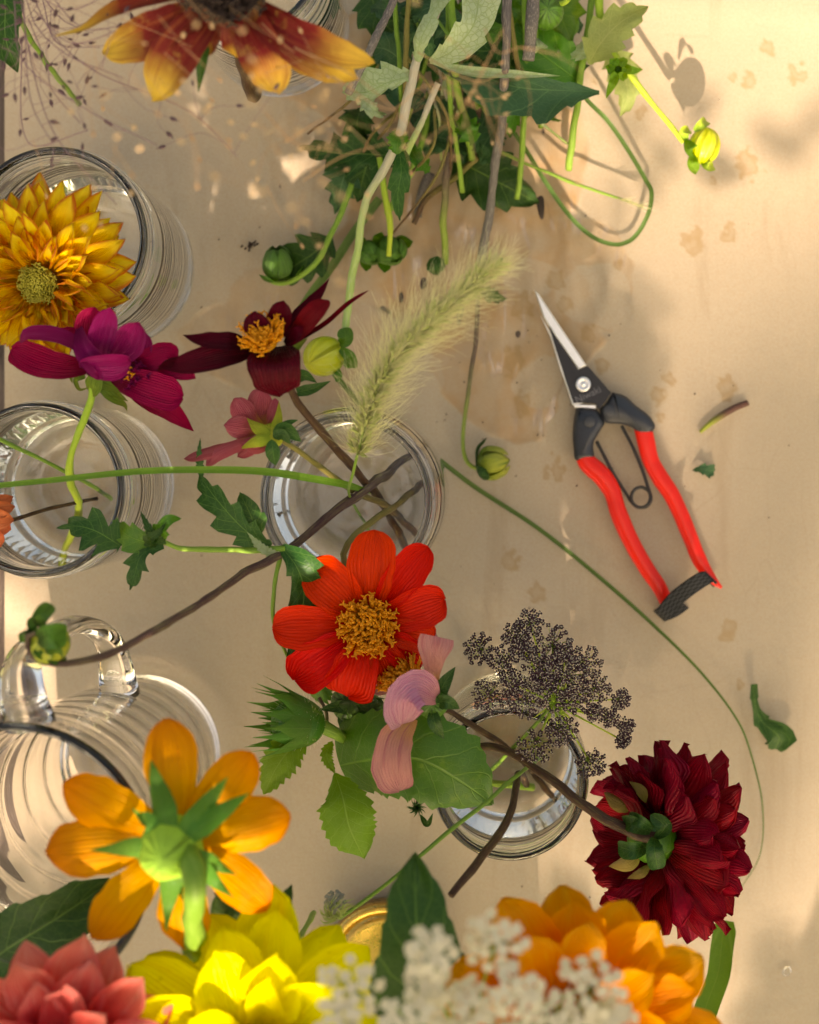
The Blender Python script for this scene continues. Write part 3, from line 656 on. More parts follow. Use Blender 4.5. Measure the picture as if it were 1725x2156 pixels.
ptl(t, [(640, 712, .184), (690, 680, .188), (735, 640, .19), (776, 612, .19)], 17, BURR, Vector((-.3, .4, .9)), 'blade', 1.2, seed=6)
ptl(t, [(605, 716, .19), (640, 690, .2), (670, 655, .203), (692, 632, .2)], 58, BURR, Vector((-.4, .2, 1)), 'tith', .8, seed=5)
ptl(t, [(600, 725, .192), (625, 708, .199), (648, 696, .2)], 44, BUR, Vector((-.4, .2, 1)), 'tith', .8, seed=15)
ptl(t, [(535, 726, .192), (480, 722, .2), (430, 718, .202), (386, 706, .198)], 50, BUR, Vector((0, .3, 1)), 'lance', .8, seed=7, ruff=.3)
ptl(t, [(540, 740, .192), (470, 752, .2), (400, 768, .2), (332, 772, .192)], 72, BUR, Vector((0, .4, 1)), 'lance', .8, seed=8)
ptl(t, [(400, 765, .196), (360, 766, .196), (330, 780, .19)], 30, BUR, UP, 'sepal', .8, seed=18)
ptl(t, [(585, 730, .19), (580, 770, .205), (585, 810, .2), (592, 836, .19)], 116, BUR, Vector((0, .2, 1)), [(0, .4), (.2, .8), (.45, 1), (.7, .85), (.82, .5), (.9, .34), (1, .02)], .45, seed=9, ruff=.22)
stamens(t, P(557, 718, .196), M(32, .19), .003, 90, STAM, Vector((-.12, .45, .85)), L=.0062, tr=.00075, curl=.12, ell=1.05)
ptl(t, [(610, 745, .18), (625, 730, .18), (648, 712, .182)], 22, SEPO, name='sepal', prof='sepal')
ptl(t, [(612, 800, .175), (640, 790, .17), (668, 806, .165)], 30, G_DK, name='sepal', prof='sepal'); ptl(t, [(625, 826, .17), (660, 818, .168), (697, 802, .17)], 26, G_DK, name='sepal', prof='sepal')
stem(t, [(590, 760, .186), (604, 806, .18), (640, 862, .165), (700, 935, .145), (745, 985, .12), (800, 1052, .085), (835, 1105, .05), (866, 1160, .015)], [.0026, .0028, .0032, .0032, .003], S_BROWN)

# --- small pink dahlia from behind
t = thing('dahlia', 'small dusky pink dahlia seen from behind beside the dark burgundy flower', 'flower', P(555, 908, .16))
PNK = petal_mat('petal_dusky_pink', (.48, .30, .03), (.42, .08, .09), (.5, .09, .13), (.6, .2, .22), .5, .35, .45, stops=(0., .32, 1.), vein=9)
for sp, w_, N in (([(562, 900, .155), (545, 860, .158), (552, 820, .16)], 62, UP), ([(556, 905, .157), (520, 880, .162), (494, 838, .162)], 58, UP), ([(552, 905, .16), (512, 900, .165), (472, 895, .163)], 56, UP),
                  ([(555, 915, .162), (500, 935, .166), (440, 950, .166), (387, 966, .162)], 34, Vector((0, .5, 1))), ([(555, 918, .163), (505, 935, .168), (460, 955, .168), (434, 982, .164)], 34, Vector((.3, .3, 1))),
                  ([(560, 920, .162), (530, 940, .164), (500, 962, .16)], 36, UP), ([(560, 905, .16), (575, 870, .162), (580, 838, .16)], 30, UP)):
    ptl(t, sp, w_, PNK, N, 'tith', -.8, seed=len(sp)+w_, ruff=.25)
ptl(t, [(570, 925, .165), (545, 938, .168), (508, 930, .168)], 44, PNK, UP, 'dahl', -.9, seed=77)
SEPY = petal_mat('sepal_yellow_green', (.25, .4, .04), (.4, .48, .05), (.5, .5, .06), (.2, .3, .03), .3, .2, .5, vein=10)
for sp, w_ in (([(572, 915, .166), (585, 885, .168), (588, 845, .165)], 26), ([(568, 918, .169), (540, 900, .17), (520, 880, .167)], 34), ([(570, 924, .17), (540, 930, .172), (505, 945, .167)], 30)): ptl(t, sp, w_, SEPY, name='sepal', prof='sepal', cup=-.8)
b = B().add(blob(P(572, 918, .163), .0055, .0055, .006)); b.build('calyx', SEPY, t)
for sp, w_ in (([(575, 918, .17), (600, 905, .172), (635, 930, .168)], 36), ([(580, 912, .168), (605, 892, .17), (628, 884, .168)], 18), ([(572, 925, .17), (575, 950, .17), (580, 980, .165)], 34), ([(575, 920, .172), (595, 915, .175), (612, 935, .172)], 26)): ptl(t, sp, w_, G_DK, name='bract', prof='leaf', cup=.7)
stem(t, [(575, 918, .166), (635, 955, .155), (700, 1003, .13), (760, 1040, .11), (815, 1066, .088), (850, 1095, .06), (888, 1130, .03)], [.0018, .0022, .0027, .0028], S_OL)

# --- pink and mauve dahlia with the folded petals
t = thing('dahlia', 'faded pink and mauve dahlia with three drooping petals over the broad green leaf', 'flower', P(885, 1450, .155))
MAU = petal_mat('petal_mauve', (.66, .36, .12), (.64, .30, .25), (.60, .27, .28), (.46, .12, .16), .7, .35, .5, vein=13, spots=.0)
MAUP = petal_mat('petal_lilac', (.6, .27, .26), (.52, .24, .36), (.62, .33, .36), (.40, .08, .20), .6, .35, .5, vein=13)
ptl(t, [(850, 1425, .14), (880, 1380, .138), (916, 1328, .136)], 50, MAU, seed=1); ptl(t, [(850, 1430, .14), (820, 1440, .142), (782, 1455, .14)], 36, MAU, seed=2)
stamens(t, P(858, 1432, .148), M(42, .15), .006, 110, STAM, Vector((-.5, .4, .7)), L=.0065, tr=.0007)
ptl(t, [(868, 1510, .158), (834, 1555, .168), (826, 1610, .168), (842, 1666, .158)], 92, MAU, UP, 'tith', .7, seed=3, ruff=.12)
ptl(t, [(918, 1442, .158), (912, 1395, .172), (915, 1355, .176), (918, 1340, .176)], 92, MAU, Vector((.1, -.3, 1)), [(0, .15), (.35, .32), (.7, .62), (.92, 1), (1, .92)], 1.0, seed=4)
ptl(t, [(918, 1470, .164), (880, 1448, .18), (850, 1470, .182), (846, 1525, .168)], 96, MAUP, Vector((.25, .2, 1)), 'round', .9, seed=5, ruff=.12)
b = B().add(blob(P(912, 1478, .156), .0075, .007, .008)); b.build('calyx', BUDG, t)
for sp, w_ in (([(918, 1475, .158), (935, 1440, .162), (959, 1404, .162)], 34), ([(915, 1480, .16), (940, 1478, .166), (968, 1492, .16)], 34), ([(912, 1490, .16), (915, 1520, .165), (935, 1556, .158)], 30)): ptl(t, sp, w_, G_DK, name='bract', prof='leaf', cup=.6)
stem(t, [(915, 1485, .152), (960, 1505, .14), (1010, 1537, .125), (1060, 1569, .108), (1110, 1610, .08), (1150, 1655, .04), (1165, 1670, .02)], [.002, .0024, .0026], S_BROWN)

# --- dark red dahlia
t = thing('dahlia', 'large dark red double dahlia seen from its back at the right', 'flower', P(1395, 1775, .12))
DRED = petal_mat('petal_dark_red', (.07, .0005, .003), (.20, .0012, .008), (.27, .002, .016), (.10, .001, .006), .45, .28, .4, vein=8, spec=.12)
A = Vector((.93, -.06, -.26)).normalized(); c = P(1385, 1772, .115)
def dsk(d, o, ri): return (ri < 2 and d.z > .55) or (ri == 2 and d.z > .8) or (ri == 0 and d.z > .3 and abs(o.y) < .75)
dahlia(t, c, A, [(17, 146, .031, .0088, .008, .0, .8), (22, 122, .036, .0100, .007, .04, .9), (24, 100, .0385, .0105, .006, .1, 1.0), (22, 78, .039, .0105, .006, .14, 1.1), (18, 56, .039, .0100, .006, .12, 1.2), (14, 36, .038, .009, .005, .05, 1.3), (8, 14, .036, .008, .003, 0, 1.3)], DRED, 9, skip=dsk, prof=[(0, .35), (.2, .7), (.5, 1), (.75, .98), (.88, .78), (.95, .48), (1, .08)], ruff=.55)
for sp, w_ in (([(1340, 1700, .128), (1300, 1690, .132), (1272, 1668, .132)], 44), ([(1350, 1800, .13), (1320, 1820, .132), (1282, 1824, .13)], 40), ([(1360, 1690, .134), (1350, 1665, .136), (1325, 1645, .134)], 26), ([(1370, 1820, .128), (1350, 1840, .13), (1320, 1850, .126)], 24)): ptl(t, sp, w_, petal_mat('sepal_straw', (.2, .2, .03), (.26, .2, .05), (.3, .2, .05), (.14, .1, .02), .4, .3, .5, vein=10) if 'petal_straw' not in MT else MT['petal_straw'], name='sepal', prof='lance', cup=-.7)
b = B().add(blob(P(1375, 1772, .128), .011, .009, .011, (1, 0, 0), bump=.2)); b.build('calyx', G_MID, t)
for sp, w_ in (([(1370, 1752, .14), (1335, 1735, .148), (1312, 1728, .14)], 40), ([(1372, 1745, .142), (1350, 1730, .15), (1325, 1715, .142)], 30), ([(1368, 1782, .142), (1330, 1790, .15), (1302, 1782, .142)], 44), ([(1378, 1765, .14), (1378, 1790, .15), (1385, 1830, .143)], 46), ([(1380, 1765, .14), (1400, 1740, .145), (1370, 1715, .145)], 36)): ptl(t, sp, w_, G_DK, name='bract', prof='round', cup=.9)
stem(t, [(1375, 1768, .136), (1320, 1748, .14), (1240, 1702, .14), (1150, 1635, .132), (1085, 1590, .125), (1030, 1572, .118), (975, 1576, .1), (930, 1570, .06)], [.0045, .0036, .003, .0027, .0026], S_BROWN)
# --- blurred flowers close to the lens at the bottom
t = thing('dahlia', 'coral pink dahlia out of focus in the bottom left corner', 'flower', P(120, 2180, .3))
COR = petal_mat('petal_coral', (.75, .015, .012), (.80, .055, .055), (.84, .24, .19), (.88, .40, .32), .4, .3, .4, vein=7, sheen=.1)
A = Vector((.05, .12, 1)).normalized(); c = P(125, 2235, .285)
dahlia(t, c, A, [(13, 86, .044, .0105, .004, .05, .55), (12, 70, .040, .0100, .005, .12, .7), (10, 50, .034, .0095, .005, .15, .9), (8, 30, .028, .008, .004, .1, 1.2)], COR, 21)
stem(t, [c, P(160, 2250, .2), P(150, 2300, .05)], [.003, .003], S_GREEN)
t = thing('dahlia', 'vivid lemon yellow dahlia with brown flecks at the bottom edge', 'flower', P(545, 2170, .29))
YEL = petal_mat('petal_lemon', (.88, .66, .01), (.9, .82, .012), (.92, .88, .03), (.86, .72, .01), .35, .42, .45, vein=7, spots=.25)
c = P(540, 2245, .265); A = Vector((.02, .3, 1)).normalized()
dahlia(t, c, A, [(13, 86, .056, .0125, .005, .03, .5), (12, 74, .05, .0125, .006, .06, .6), (10, 60, .044, .012, .006, .12, .7), (7, 42, .03, .0095, .008, .1, .9)], YEL, 33, prof=[(0, .4), (.3, .85), (.6, 1), (.8, .9), (.92, .6), (1, .05)])
stamens(t, c+A*.01, .010, .005, 90, STAM, A, L=.006, tr=.0009)
stem(t, [c, P(520, 2280, .15), P(500, 2350, .03)], [.003, .003], S_GREEN)
t = thing('dahlia', 'glowing orange dahlia out of focus behind white lace flowers at the bottom', 'flower', P(1215, 2100, .29))
ORB = petal_mat('petal_flame', (.82, .13, .005), (.88, .25, .006), (.9, .42, .02), (.9, .5, .03), .5, .5, .45, vein=6)
c = P(1195, 2165, .275); A = Vector((.1, .18, 1)).normalized()
dahlia(t, c, A, [(12, 88, .05, .0125, .005, .0, .5), (11, 74, .044, .012, .006, .06, .6), (9, 55, .036, .0105, .006, .1, .8)], ORB, 44, prof='round', skip=lambda d, o, ri: False)
stamens(t, c+A*.008, .010, .006, 80, plain('disc_green_orange', (.4, .3, .03), .6, nz=.3), A, L=.005, tr=.001)
stem(t, [c, P(1180, 2260, .15), P(1150, 2350, .03)], [.003, .003], S_GREEN)
WHT = plain('floret_white', (.88, .82, .64), .6, nz=.12, ns=500, tl=.4)
S_FINE = S_GREEN
def umbellet(root, c, r, A, mat, n, fl, seed, mats2=None, dome=.35, name='umbellet', petals=5):
    rs = random.Random(seed); A = Vector(A).normalized(); e1 = A.orthogonal().normalized(); e2 = A.cross(e1); b = B()
    for i in range(n):
        f = math.sqrt((i+.5)/n); th = i*2.39996+rs.uniform(-.3, .3)
        o = e1*math.cos(th)*f+e2*math.sin(th)*f
        s = c+o*r+A*(r*dome*(1-f*f)+rs.uniform(-1, 1)*fl*.6)
        b.add(tube([c-A*r*.9, c-A*r*.4+o*r*.5, s], [fl*.11], 3, 3, False), 1)
        nn = (A+o*.5+Vector((rs.uniform(-1, 1), rs.uniform(-1, 1), rs.uniform(-1, 1)))*.3).normalized()
        if mats2:       # dark ovaries with pale styles
            a = nn.orthogonal().normalized(); a.rotate(__import__('mathutils').Quaternion(nn, rs.uniform(0, 6.28))); bb = nn.cross(a)
            k = rs.choice((3, 4, 5))
            for q in range(k):
                ph = 6.283*q/k; d = a*math.cos(ph)+bb*math.sin(ph)
                b.add(blob(s+d*fl*.6, fl*.44, fl*.44, fl*.44, nn, 6, 4), 0)
            for q in range(2):
                ph = rs.uniform(0, 6.28); d = (a*math.cos(ph)+bb*math.sin(ph)+nn*1.2).normalized()
                b.add(tube([s, s+d*fl*1.15], [fl*.10, fl*.08], 1, 3), 2)
            b.add(blob(s+nn*fl*.25, fl*.22, fl*.22, fl*.2, nn, 6, 4), 2)
        else:
            a = nn.orthogonal().normalized(); a.rotate(__import__('mathutils').Quaternion(nn, rs.uniform(0, 6.28)))
            bb = nn.cross(a)
            for q in range(petals):
                ph = 6.283*q/petals; d = a*math.cos(ph)+bb*math.sin(ph)
                b.add(sheet([s, s+d*fl*.5+nn*fl*.1, s+d*fl*rs.uniform(.8, 1.2)], fl*.42, nn, 'round', .5, nu=2, nv=3), 0)
            b.add(blob(s, fl*.25, fl*.25, fl*.2, nn, 5, 3), 0)
    return b.build(name, mats2 if mats2 else [mat, S_FINE], root)
t = thing('white_lace_flower', 'out of focus white lace flower head in front of the orange dahlia', 'flower', P(960, 2100, .33))
for i, (x, y, r) in enumerate(((735, 2085, 82), (905, 2005, 60), (905, 2075, 58), (1045, 1985, 78), (1090, 2090, 62), (1245, 2075, 84), (1000, 2110, 62), (860, 2150, 70), (1160, 2150, 72), (960, 2180, 70), (720, 2170, 70), (1060, 2190, 70), (1290, 2150, 56))):
    umbellet(t, P(x, y, .365+.006*math.sin(i*2)), M(r, .365)*.86, (random.uniform(-.25, .25), .25, 1), WHT, 21, .0022, 100+i)
    stem(t, [P(x, y, .352), P((x+980)/2, (y+2200)/2, .315), P(990, 2260, .285)], [.0007, .0009], S_GREEN, 'ray', 10, seg=6)
stem(t, [P(990, 2260, .285), P(1000, 2300, .15), P(1000, 2330, .03)], [.0018, .002], S_GREEN)

# --- purple lace flower
t = thing('purple_lace_flower', 'dark purple lace flower head with pale stamens beside the dark red dahlia', 'flower', P(1150, 1470, .15))
DPU = plain('floret_purple', (.036, .006, .016), .5, nz=.2, ns=900); CRM = plain('floret_cream', (.6, .55, .42), .6, nz=.1)
cl = ((1116, 1311, 36), (1008, 1366, 40), (1087, 1338, 36), (1060, 1392, 38), (1165, 1358, 52), (1232, 1398, 46), (1203, 1425, 52), (1135, 1400, 44), (1258, 1450, 36), (1029, 1466, 44), (1103, 1476, 46), (1165, 1455, 52), (1128, 1570, 48), (1184, 1540, 42), (1245, 1608, 40), (1308, 1472, 26), (1318, 1530, 24), (1283, 1510, 26), (1150, 1425, 40), (1215, 1470, 40), (1250, 1500, 22), (1312, 1560, 20), (1100, 1365, 30), (1195, 1380, 40), (1082, 1440, 34))
for i, (x, y, r) in enumerate(cl):
    z = .152-.00000055*((x-1150)**2+(y-1440)**2)
    ax = ((x-1150)/500, -(y-1440)/500, 1)
    umbellet(t, P(x, y, z), M(r, z)*.84, ax, DPU, int(15+r*.62), .00118, 200+i, [DPU, S_LIME, CRM])
    if i % 2 == 0 or i > 11: stem(t, [P(1166, 1480, .128), P((x+1166)/2, (y+1480)/2, .132), P(x, y, z-M(r, z)*.8)], [.0008, .0006], S_LIME, 'ray', 10, seg=6)
for i in range(14):
    a = random.uniform(0, 6.28); ptl(t, [(1166, 1480, .126), (1166+25*math.cos(a), 1480+25*math.sin(a), .128), (1166+55*math.cos(a), 1480+55*math.sin(a), .125)], 4, S_LIME, name='bract', prof='lance', nu=2, nv=6)
stem(t, [(1166, 1480, .127), (1120, 1535, .11), (1062, 1592, .09), (1020, 1640, .055), (990, 1680, .02)], [.0014, .0016, .0018], S_GREEN)

# --- stems that go on below the frame
t = thing('cut_twig', 'bare brown curved stem rising from the smaller jar toward the orange dahlia', 'stem', P(950, 1880, .2))
stem(t, [(950, 1885, .2), (1010, 1810, .185), (1060, 1745, .165), (1085, 1670, .14), (1092, 1630, .12), (1110, 1650, .06)], [.0028, .0028, .0026], S_BROWN)
t = thing('wild_carrot_bud', 'closed grey green lace flower head on a long thin green stem', 'flower bud', P(712, 1905, .17))
stem(t, [(715, 1935, .17), (800, 1872, .17), (880, 1805, .165), (1010, 1700, .15), (1080, 1640, .135), (1120, 1610, .11), (1145, 1590, .05)], [.0013, .0016, .0018], S_GREEN)
for i in range(46):
    a = random.uniform(-2.6, .4)+.6; l = random.uniform(22, 48); x0, y0 = 718+random.uniform(-6, 6), 1930+random.uniform(-6, 6)
    a = random.uniform(2.4, 5.6)
    ptl(t, [(x0, y0, .17), (x0+l*.6*math.cos(a)-6, y0+l*.6*math.sin(a), .178), (x0+l*.95*math.cos(a+.35), y0+l*.95*math.sin(a+.35), .184)], 3.2, G_SAGE, name='bract', prof='lance', nu=2, nv=6)
umbellet(t, P(705, 1898, .176), M(24, .17), (-.3, .6, .7), plain('floret_grey', (.3, .3, .22), .7), 34, .0011, 301)

# --- the drooping bud stem with its leaves, from the middle jar
t = thing('dahlia_bud', 'closed green bud hooked on a long purple stem above the jug handle', 'flower bud', P(100, 1350, .25))
stem(t, [(890, 940, .04), (830, 985, .07), (752, 1043, .118), (680, 1098, .135), (600, 1160, .152), (520, 1205, .172), (430, 1265, .2), (330, 1325, .225), (250, 1368, .238), (180, 1392, .248), (115, 1398, .252), (72, 1382, .253), (56, 1352, .254), (62, 1335, .256), (80, 1335, .257), (92, 1350, .256)], [.0024, .0034, .0036, .0036, .003, .0028, .0026, .0024, .002, .0018], S_PURP, n=70)
b = B().add(blob(P(106, 1358, 0.250), .0078, .0072, .0095, (.3, .4, .6), 20, 12)); b.build('bud', BUDS, t)
for sp, w_, m in (([(80, 1345, 0.258), (105, 1340, 0.266), (140, 1335, 0.258)], 62, BUDG), ([(85, 1322, 0.256), (88, 1298, 0.263), (110, 1273, 0.258)], 42, BUDG), ([(70, 1330, 0.250), (55, 1335, 0.255), (52, 1345, 0.245), (60, 1350, 0.240)], 28, BUDG), ([(85, 1360, 0.250), (110, 1385, 0.255), (140, 1390, 0.248)], 26, G_DK), ([(75, 1350, 0.252), (82, 1375, 0.258), (100, 1385, 0.254)], 20, BUDG), ([(92, 1350, 0.256), (110, 1362, 0.264), (126, 1380, 0.254)], 40, BUDG), ([(62, 1350, 0.250), (70, 1320, 0.253), (64, 1300, 0.250)], 26, BUDG)): ptl(t, sp, w_, m, name='sepal', prof='round', cup=.9)
# leaves of that stem
def leaf(root, spine, w_, mat, prof='leaf', serr=.25, nserr=9, cup=.25, ruff=.2, N=UP, seed=1, name='leaf'):
    return ptl(root, spine, w_, mat, N, prof, cup, name=name, serr=serr, nserr=nserr, ruff=ruff, seed=seed, nu=14, nv=44)
leaf(t, [(572, 1148, .156), (520, 1120, .16), (455, 1050, .162), (420, 1000, .158)], 78, G_DK, seed=2, nserr=4, serr=.35, prof=[(0, .15, .1), (.2, .7, .6), (.45, 1, .7), (.7, .8, .55), (.9, .55, .3), (1, .02, .02)])
leaf(t, [(545, 1130, .157), (530, 1090, .16), (505, 1036, .158)], 56, G_DK, seed=3, nserr=2, serr=.15)
leaf(t, [(425, 1010, .158), (420, 960, .165), (422, 922, .166)], 16, G_DK, seed=4)
leaf(t, [(595, 1168, .156), (560, 1160, .16), (520, 1120, .163)], 20, G_PALE, seed=5)
leaf(t, [(592, 1150, .156), (625, 1195, .16), (640, 1250, .15), (625, 1330, .146), (605, 1385, .142)], 104, G_DK, seed=6, nserr=3, serr=.25, prof=[(0, .2, .2), (.12, .6, .3), (.3, .95, .5), (.5, 1, .5), (.75, .7, .4), (1, .02, .02)])
stem(t, [(592, 1160, .155), (577, 1240, .152), (578, 1310, .148), (600, 1370, .142), (612, 1392, .14)], [.0016, .0013], S_GREEN, 'leaf_stalk', seg=6)
stem(t, [(598, 1156, .156), (500, 1158, .157), (385, 1155, .158), (345, 1142, .159)], [.0022, .0019], S_GREEN, 'side_stem')
leaf(t, [(345, 1145, .159), (300, 1140, .164), (265, 1125, .163), (240, 1095, .158)], 66, MT['leaf_mid'], seed=7, nserr=4, N=Vector((.2, -.4, 1)))
leaf(t, [(255, 1150, .161), (205, 1120, .165), (165, 1108, .163), (118, 1112, .158)], 84, G_DK, seed=8, nserr=4, serr=.45, prof=[(0, .3), (.2, .8), (.42, 1), (.62, .55), (.8, .2), (1, .02)])
leaf(t, [(345, 1150, .16), (320, 1155, .162), (296, 1172, .163), (285, 1205, .16), (274, 1243, .154)], 44, G_DK, seed=9, nserr=3, serr=.4, prof=[(0, .3), (.3, .6), (.55, 1), (.8, .55), (1, .02)])
leaf(t, [(350, 1145, .16), (325, 1130, .168), (312, 1110, .17), (296, 1076, .168)], 22, G_DK, seed=10)
leaf(t, [(345, 1140, .16), (340, 1115, .168), (355, 1095, .172), (382, 1092, .166)], 34, G_MID, seed=11, nserr=2)
leaf(t, [(335, 1145, .16), (315, 1135, .17), (335, 1120, .174), (350, 1100, .172)], 30, G_DK, seed=12, cup=1.)

# --- grass plume
t = thing('fountain_grass', 'feathery pale green grass plume leaning over the middle jar', 'grass plume', P(765, 900, .19))
ax = PP([(740, 1010, .16), (766, 905, .185), (790, 830, .195), (830, 755, .205), (890, 690, .212), (960, 630, .218), (1020, 575, .222), (1058, 545, .224)])
HAIR = plain('grass_hair', (.9, .88, .55), .6, nz=.05, tl=.5); SPK = plain('grass_spikelet', (.62, .7, .26), .6, nz=.2, tl=.35)
stem(t, PP([(780, 1115, .03), (735, 1040, .13), (745, 990, .165)])+ax[1:], [.0011, .001, .0006], S_GREEN, n=50, seg=6)
S = cr(ax, 200); b = B(); b2 = B(); rs = random.Random(4)
for i in range(2300):
    k = rs.randint(46, 196) if rs.random() > .09 else rs.choice((30, 31, 32, 40)); s = S[k]; T_ = (S[k+3]-S[k-3]).normalized()
    e = Vector((rs.uniform(-1, 1), rs.uniform(-1, 1), rs.uniform(-1, 1))); e = (e-T_*e.dot(T_)).normalized()
    env = .35+.65*math.sin(min(1, max(0, (k/200)))*math.pi)**.5
    L = rs.uniform(.009, .030)*env; d = (e*rs.uniform(.4, 1)+T_*rs.uniform(.5, 1.3)).normalized()
    bend = Vector((rs.uniform(-1, 1), rs.uniform(-1, 1), rs.uniform(-1, 1)))*.15*L
    r_ = rs.uniform(.00004, .00008)
    b.add(tube([s+e*.002, s+d*L*.5+bend, s+d*L], [r_*1.3, r_, r_*.5], 3, 3, False))
    if i < 620:
        L2 = rs.uniform(.0045, .008); st_ = s+e*.0012; b2.add(tube([st_, st_+d*L2*.5, st_+d*L2], [.0002, .00075, .0001], 3, 4, False))
b.build('bristles', HAIR, t, kind='stuff'); b2.build('spikelets', SPK, t, kind='stuff')

# --- loose blades of grass
def blade(name, label, pts, w_, mat, N=UP, cup=.6, prof='blade', cat='grass', nv=60):
    zs = sum(p[2] for p in pts)/len(pts)
    V, F, U = sheet(PP(pts), M(w_, zs)/2, N, prof, cup, nu=4, nv=nv)
    return mesh(name, V, F, mat, loc=P(*pts[0]), uv=U, label=label, cat=cat)
GB = leaf_mat('grass_blade', (.12, .27, .03), (.22, .36, .07), 1, .3, .45, .5)
GBD = leaf_mat('grass_blade_dull', (.10, .2, .05), (.2, .32, .11), 1, .25, .5, .5)
blade('long_grass', 'bright green grass blade crossing both left jars toward the middle jar', [(-60, 1028, .17), (100, 1012, .172), (300, 992, .172), (450, 989, .17), (560, 993, .165), (660, 1008, .15), (735, 1022, .13), (790, 1040, .09)], 17, GB, prof=[(0, .7), (.3, .8), (.6, 1), (.8, 1), (1, .3)])
blade('long_grass', 'very long thin grass stem curving over the paper past the red handled snips', [(925, 968, .012), (1000, 1025, .005), (1130, 1110, .004), (1250, 1205, .005), (1375, 1315, .008), (1480, 1420, .012), (1555, 1520, .015), (1585, 1600, .012), (1606, 1700, .006), (1600, 1800, .004), (1560, 1870, .003), (1530, 1915, .003)], 11, GBD, prof=[(0, 1), (.4, .8), (.6, .5), (.8, .3), (1, .12)], nv=120)
blade('long_grass', 'broad green blade cut at the top at the lower right of the paper', [(1528, 1938, .05), (1520, 1990, .055), (1512, 2050, .06), (1490, 2110, .07), (1465, 2180, .08), (1440, 2260, .09)], 66, GB, prof=[(0, .55), (.06, .8), (.4, .8), (.7, .85), (1, 1)])
t = thing('green_stem', 'dark green stem lying in the jar with the yellow bent stem', 'stem', P(0, 925, .13))
stem(t, [(-60, 895, .135), (30, 940, .12), (140, 992, .105), (180, 1015, .09), (240, 1050, .05)], [.0015, .0017], S_GREEN)
t = thing('dahlia', 'coral orange flower whose petal tips reach in at the left edge', 'flower', P(-60, 1090, .15))
CO2 = petal_mat('petal_coral_orange', (.7, .13, .03), (.74, .2, .07), (.72, .17, .07), (.8, .3, .15), .4, .3, .45, vein=8)
rayed(t, (-70, 1090), .15, [(28, 1046, 34), (32, 1066, 40, .003), (30, 1095, 50, .006), (24, 1115, 46), (4, 1150, 50), (-20, 1010, 50), (-150, 1040, 50), (-150, 1140, 50), (-80, 1190, 50), (-90, 1000, 50)], CO2, r0=20, prof='dahl')
stamens(t, P(-70, 1090, .153), .005, .004, 40, STAM)
stem(t, [(-60, 1095, .146), (22, 1095, .12), (100, 1072, .1), (160, 1058, .085), (205, 1050, .07)], [.0014, .0016], S_BROWN)
# ------------------------------------------------------------ the heap of cut stems and leaves at the top
t = thing('dahlia_bud', 'pale thick stem running down from the leaf heap to a lime green bud', 'flower stem', P(826, 328, .07))
stem(t, [(935, -40, .1), (905, 60, .1), (880, 130, .1), (850, 245, .095), (826, 328, .088), (790, 385, .08), (765, 440, .07), (750, 540, .06), (740, 600, .055), (732, 655, .05), (726, 695, .05), (716, 715, .052)], [.0036, .0036, .0036, .0032, .003, .0028], S_PALE, n=60)
b = B().add(blob(P(683, 750, .05), .0098, .0098, .0112, (-.5, -.3, .6), 24, 14)); b.build('bud', BUDY, t)
for sp, w_ in (([(715, 722, .054), (728, 715, .058), (725, 690, .056)], 38), ([(716, 735, .055), (735, 750, .058), (740, 775, .05)], 34), ([(705, 770, .05), (712, 790, .052), (705, 797, .048)], 22)): ptl(t, sp, w_, G_MID, name='sepal', prof='round', cup=.8)
leaf(t, [(905, 130, .105), (955, 105, .115), (998, 50, .118), (1010, -30, .112)], 92, G_PALE, seed=1, nserr=3, prof=[(0, .1, .1), (.2, .5, .6), (.5, .75, .9), (.8, .7, 1), (1, .6, .8)], serr=.15, cup=.6)
leaf(t, [(880, 130, .104), (884, 90, .116), (905, 45, .118), (935, -20, .11)], 50, G_PALE, seed=2, nserr=2, prof=[(0, .3), (.3, .8), (.7, .6), (1, 1)], cup=-.8)
leaf(t, [(905, 120, .102), (902, 90, .108), (897, 55, .1)], 30, G_TEAL, seed=3, cup=1.)
leaf(t, [(872, 158, .098), (815, 175, .106), (770, 195, .104), (722, 190, .096)], 104, G_PALE, seed=4, nserr=4, prof=[(0, .1, .15), (.3, .3, .75), (.6, .35, 1), (.85, .35, .8), (1, .1, .2)], serr=.25, cup=.4)
leaf(t, [(845, 275, .09), (838, 300, .098), (835, 325, .098)], 46, G_MID, seed=5, prof='round', cup=.9)
leaf(t, [(838, 300, .08), (845, 360, .085), (838, 410, .08), (842, 465, .07)], 44, G_DK, seed=6, nserr=3)
def heap_leaf(label, spine, w_, mat, **k):
    zs = sum(p[2] for p in spine)/len(spine); kw = dict(prof='leaf', serr=.3, nserr=5, cup=.35, ruff=.35, seed=int(spine[0][0]), nu=14, nv=40); kw.update(k)
    V, F, U = sheet(PP(spine), M(w_, zs)/2, kw.pop('N', UP), **kw)
    mesh('leaf_cutting', V, F, mat, loc=P(*spine[0]), uv=U, label=label, cat='leaf', group='leaves in the cut heap')
heap_leaf('large dark teal lobed leaf hanging below the pale leaves in the heap', [(1262, 195, .06), (1180, 190, .068), (1080, 182, .072), (985, 150, .07), (915, 135, .07)], 158, G_TEAL, prof=[(0, .05, .05), (.15, .3, .2), (.35, 1, .28), (.5, .85, .25), (.62, .95, .25), (.8, .5, .2), (1, .05, .05)], serr=.15, nserr=5, cup=.5)
heap_leaf('pale rolled rim of the big lobed leaf in the heap', [(915, 135, .076), (1000, 152, .08), (1100, 158, .08), (1180, 160, .078)], 26, G_PALE, prof='lance', serr=0, cup=.9)
heap_leaf('dark pointed leaf lying on the paper under the grey stem', [(955, 335, .012), (1010, 362, .018), (1070, 395, .016), (1134, 427, .006)], 128, G_DK, serr=.2)
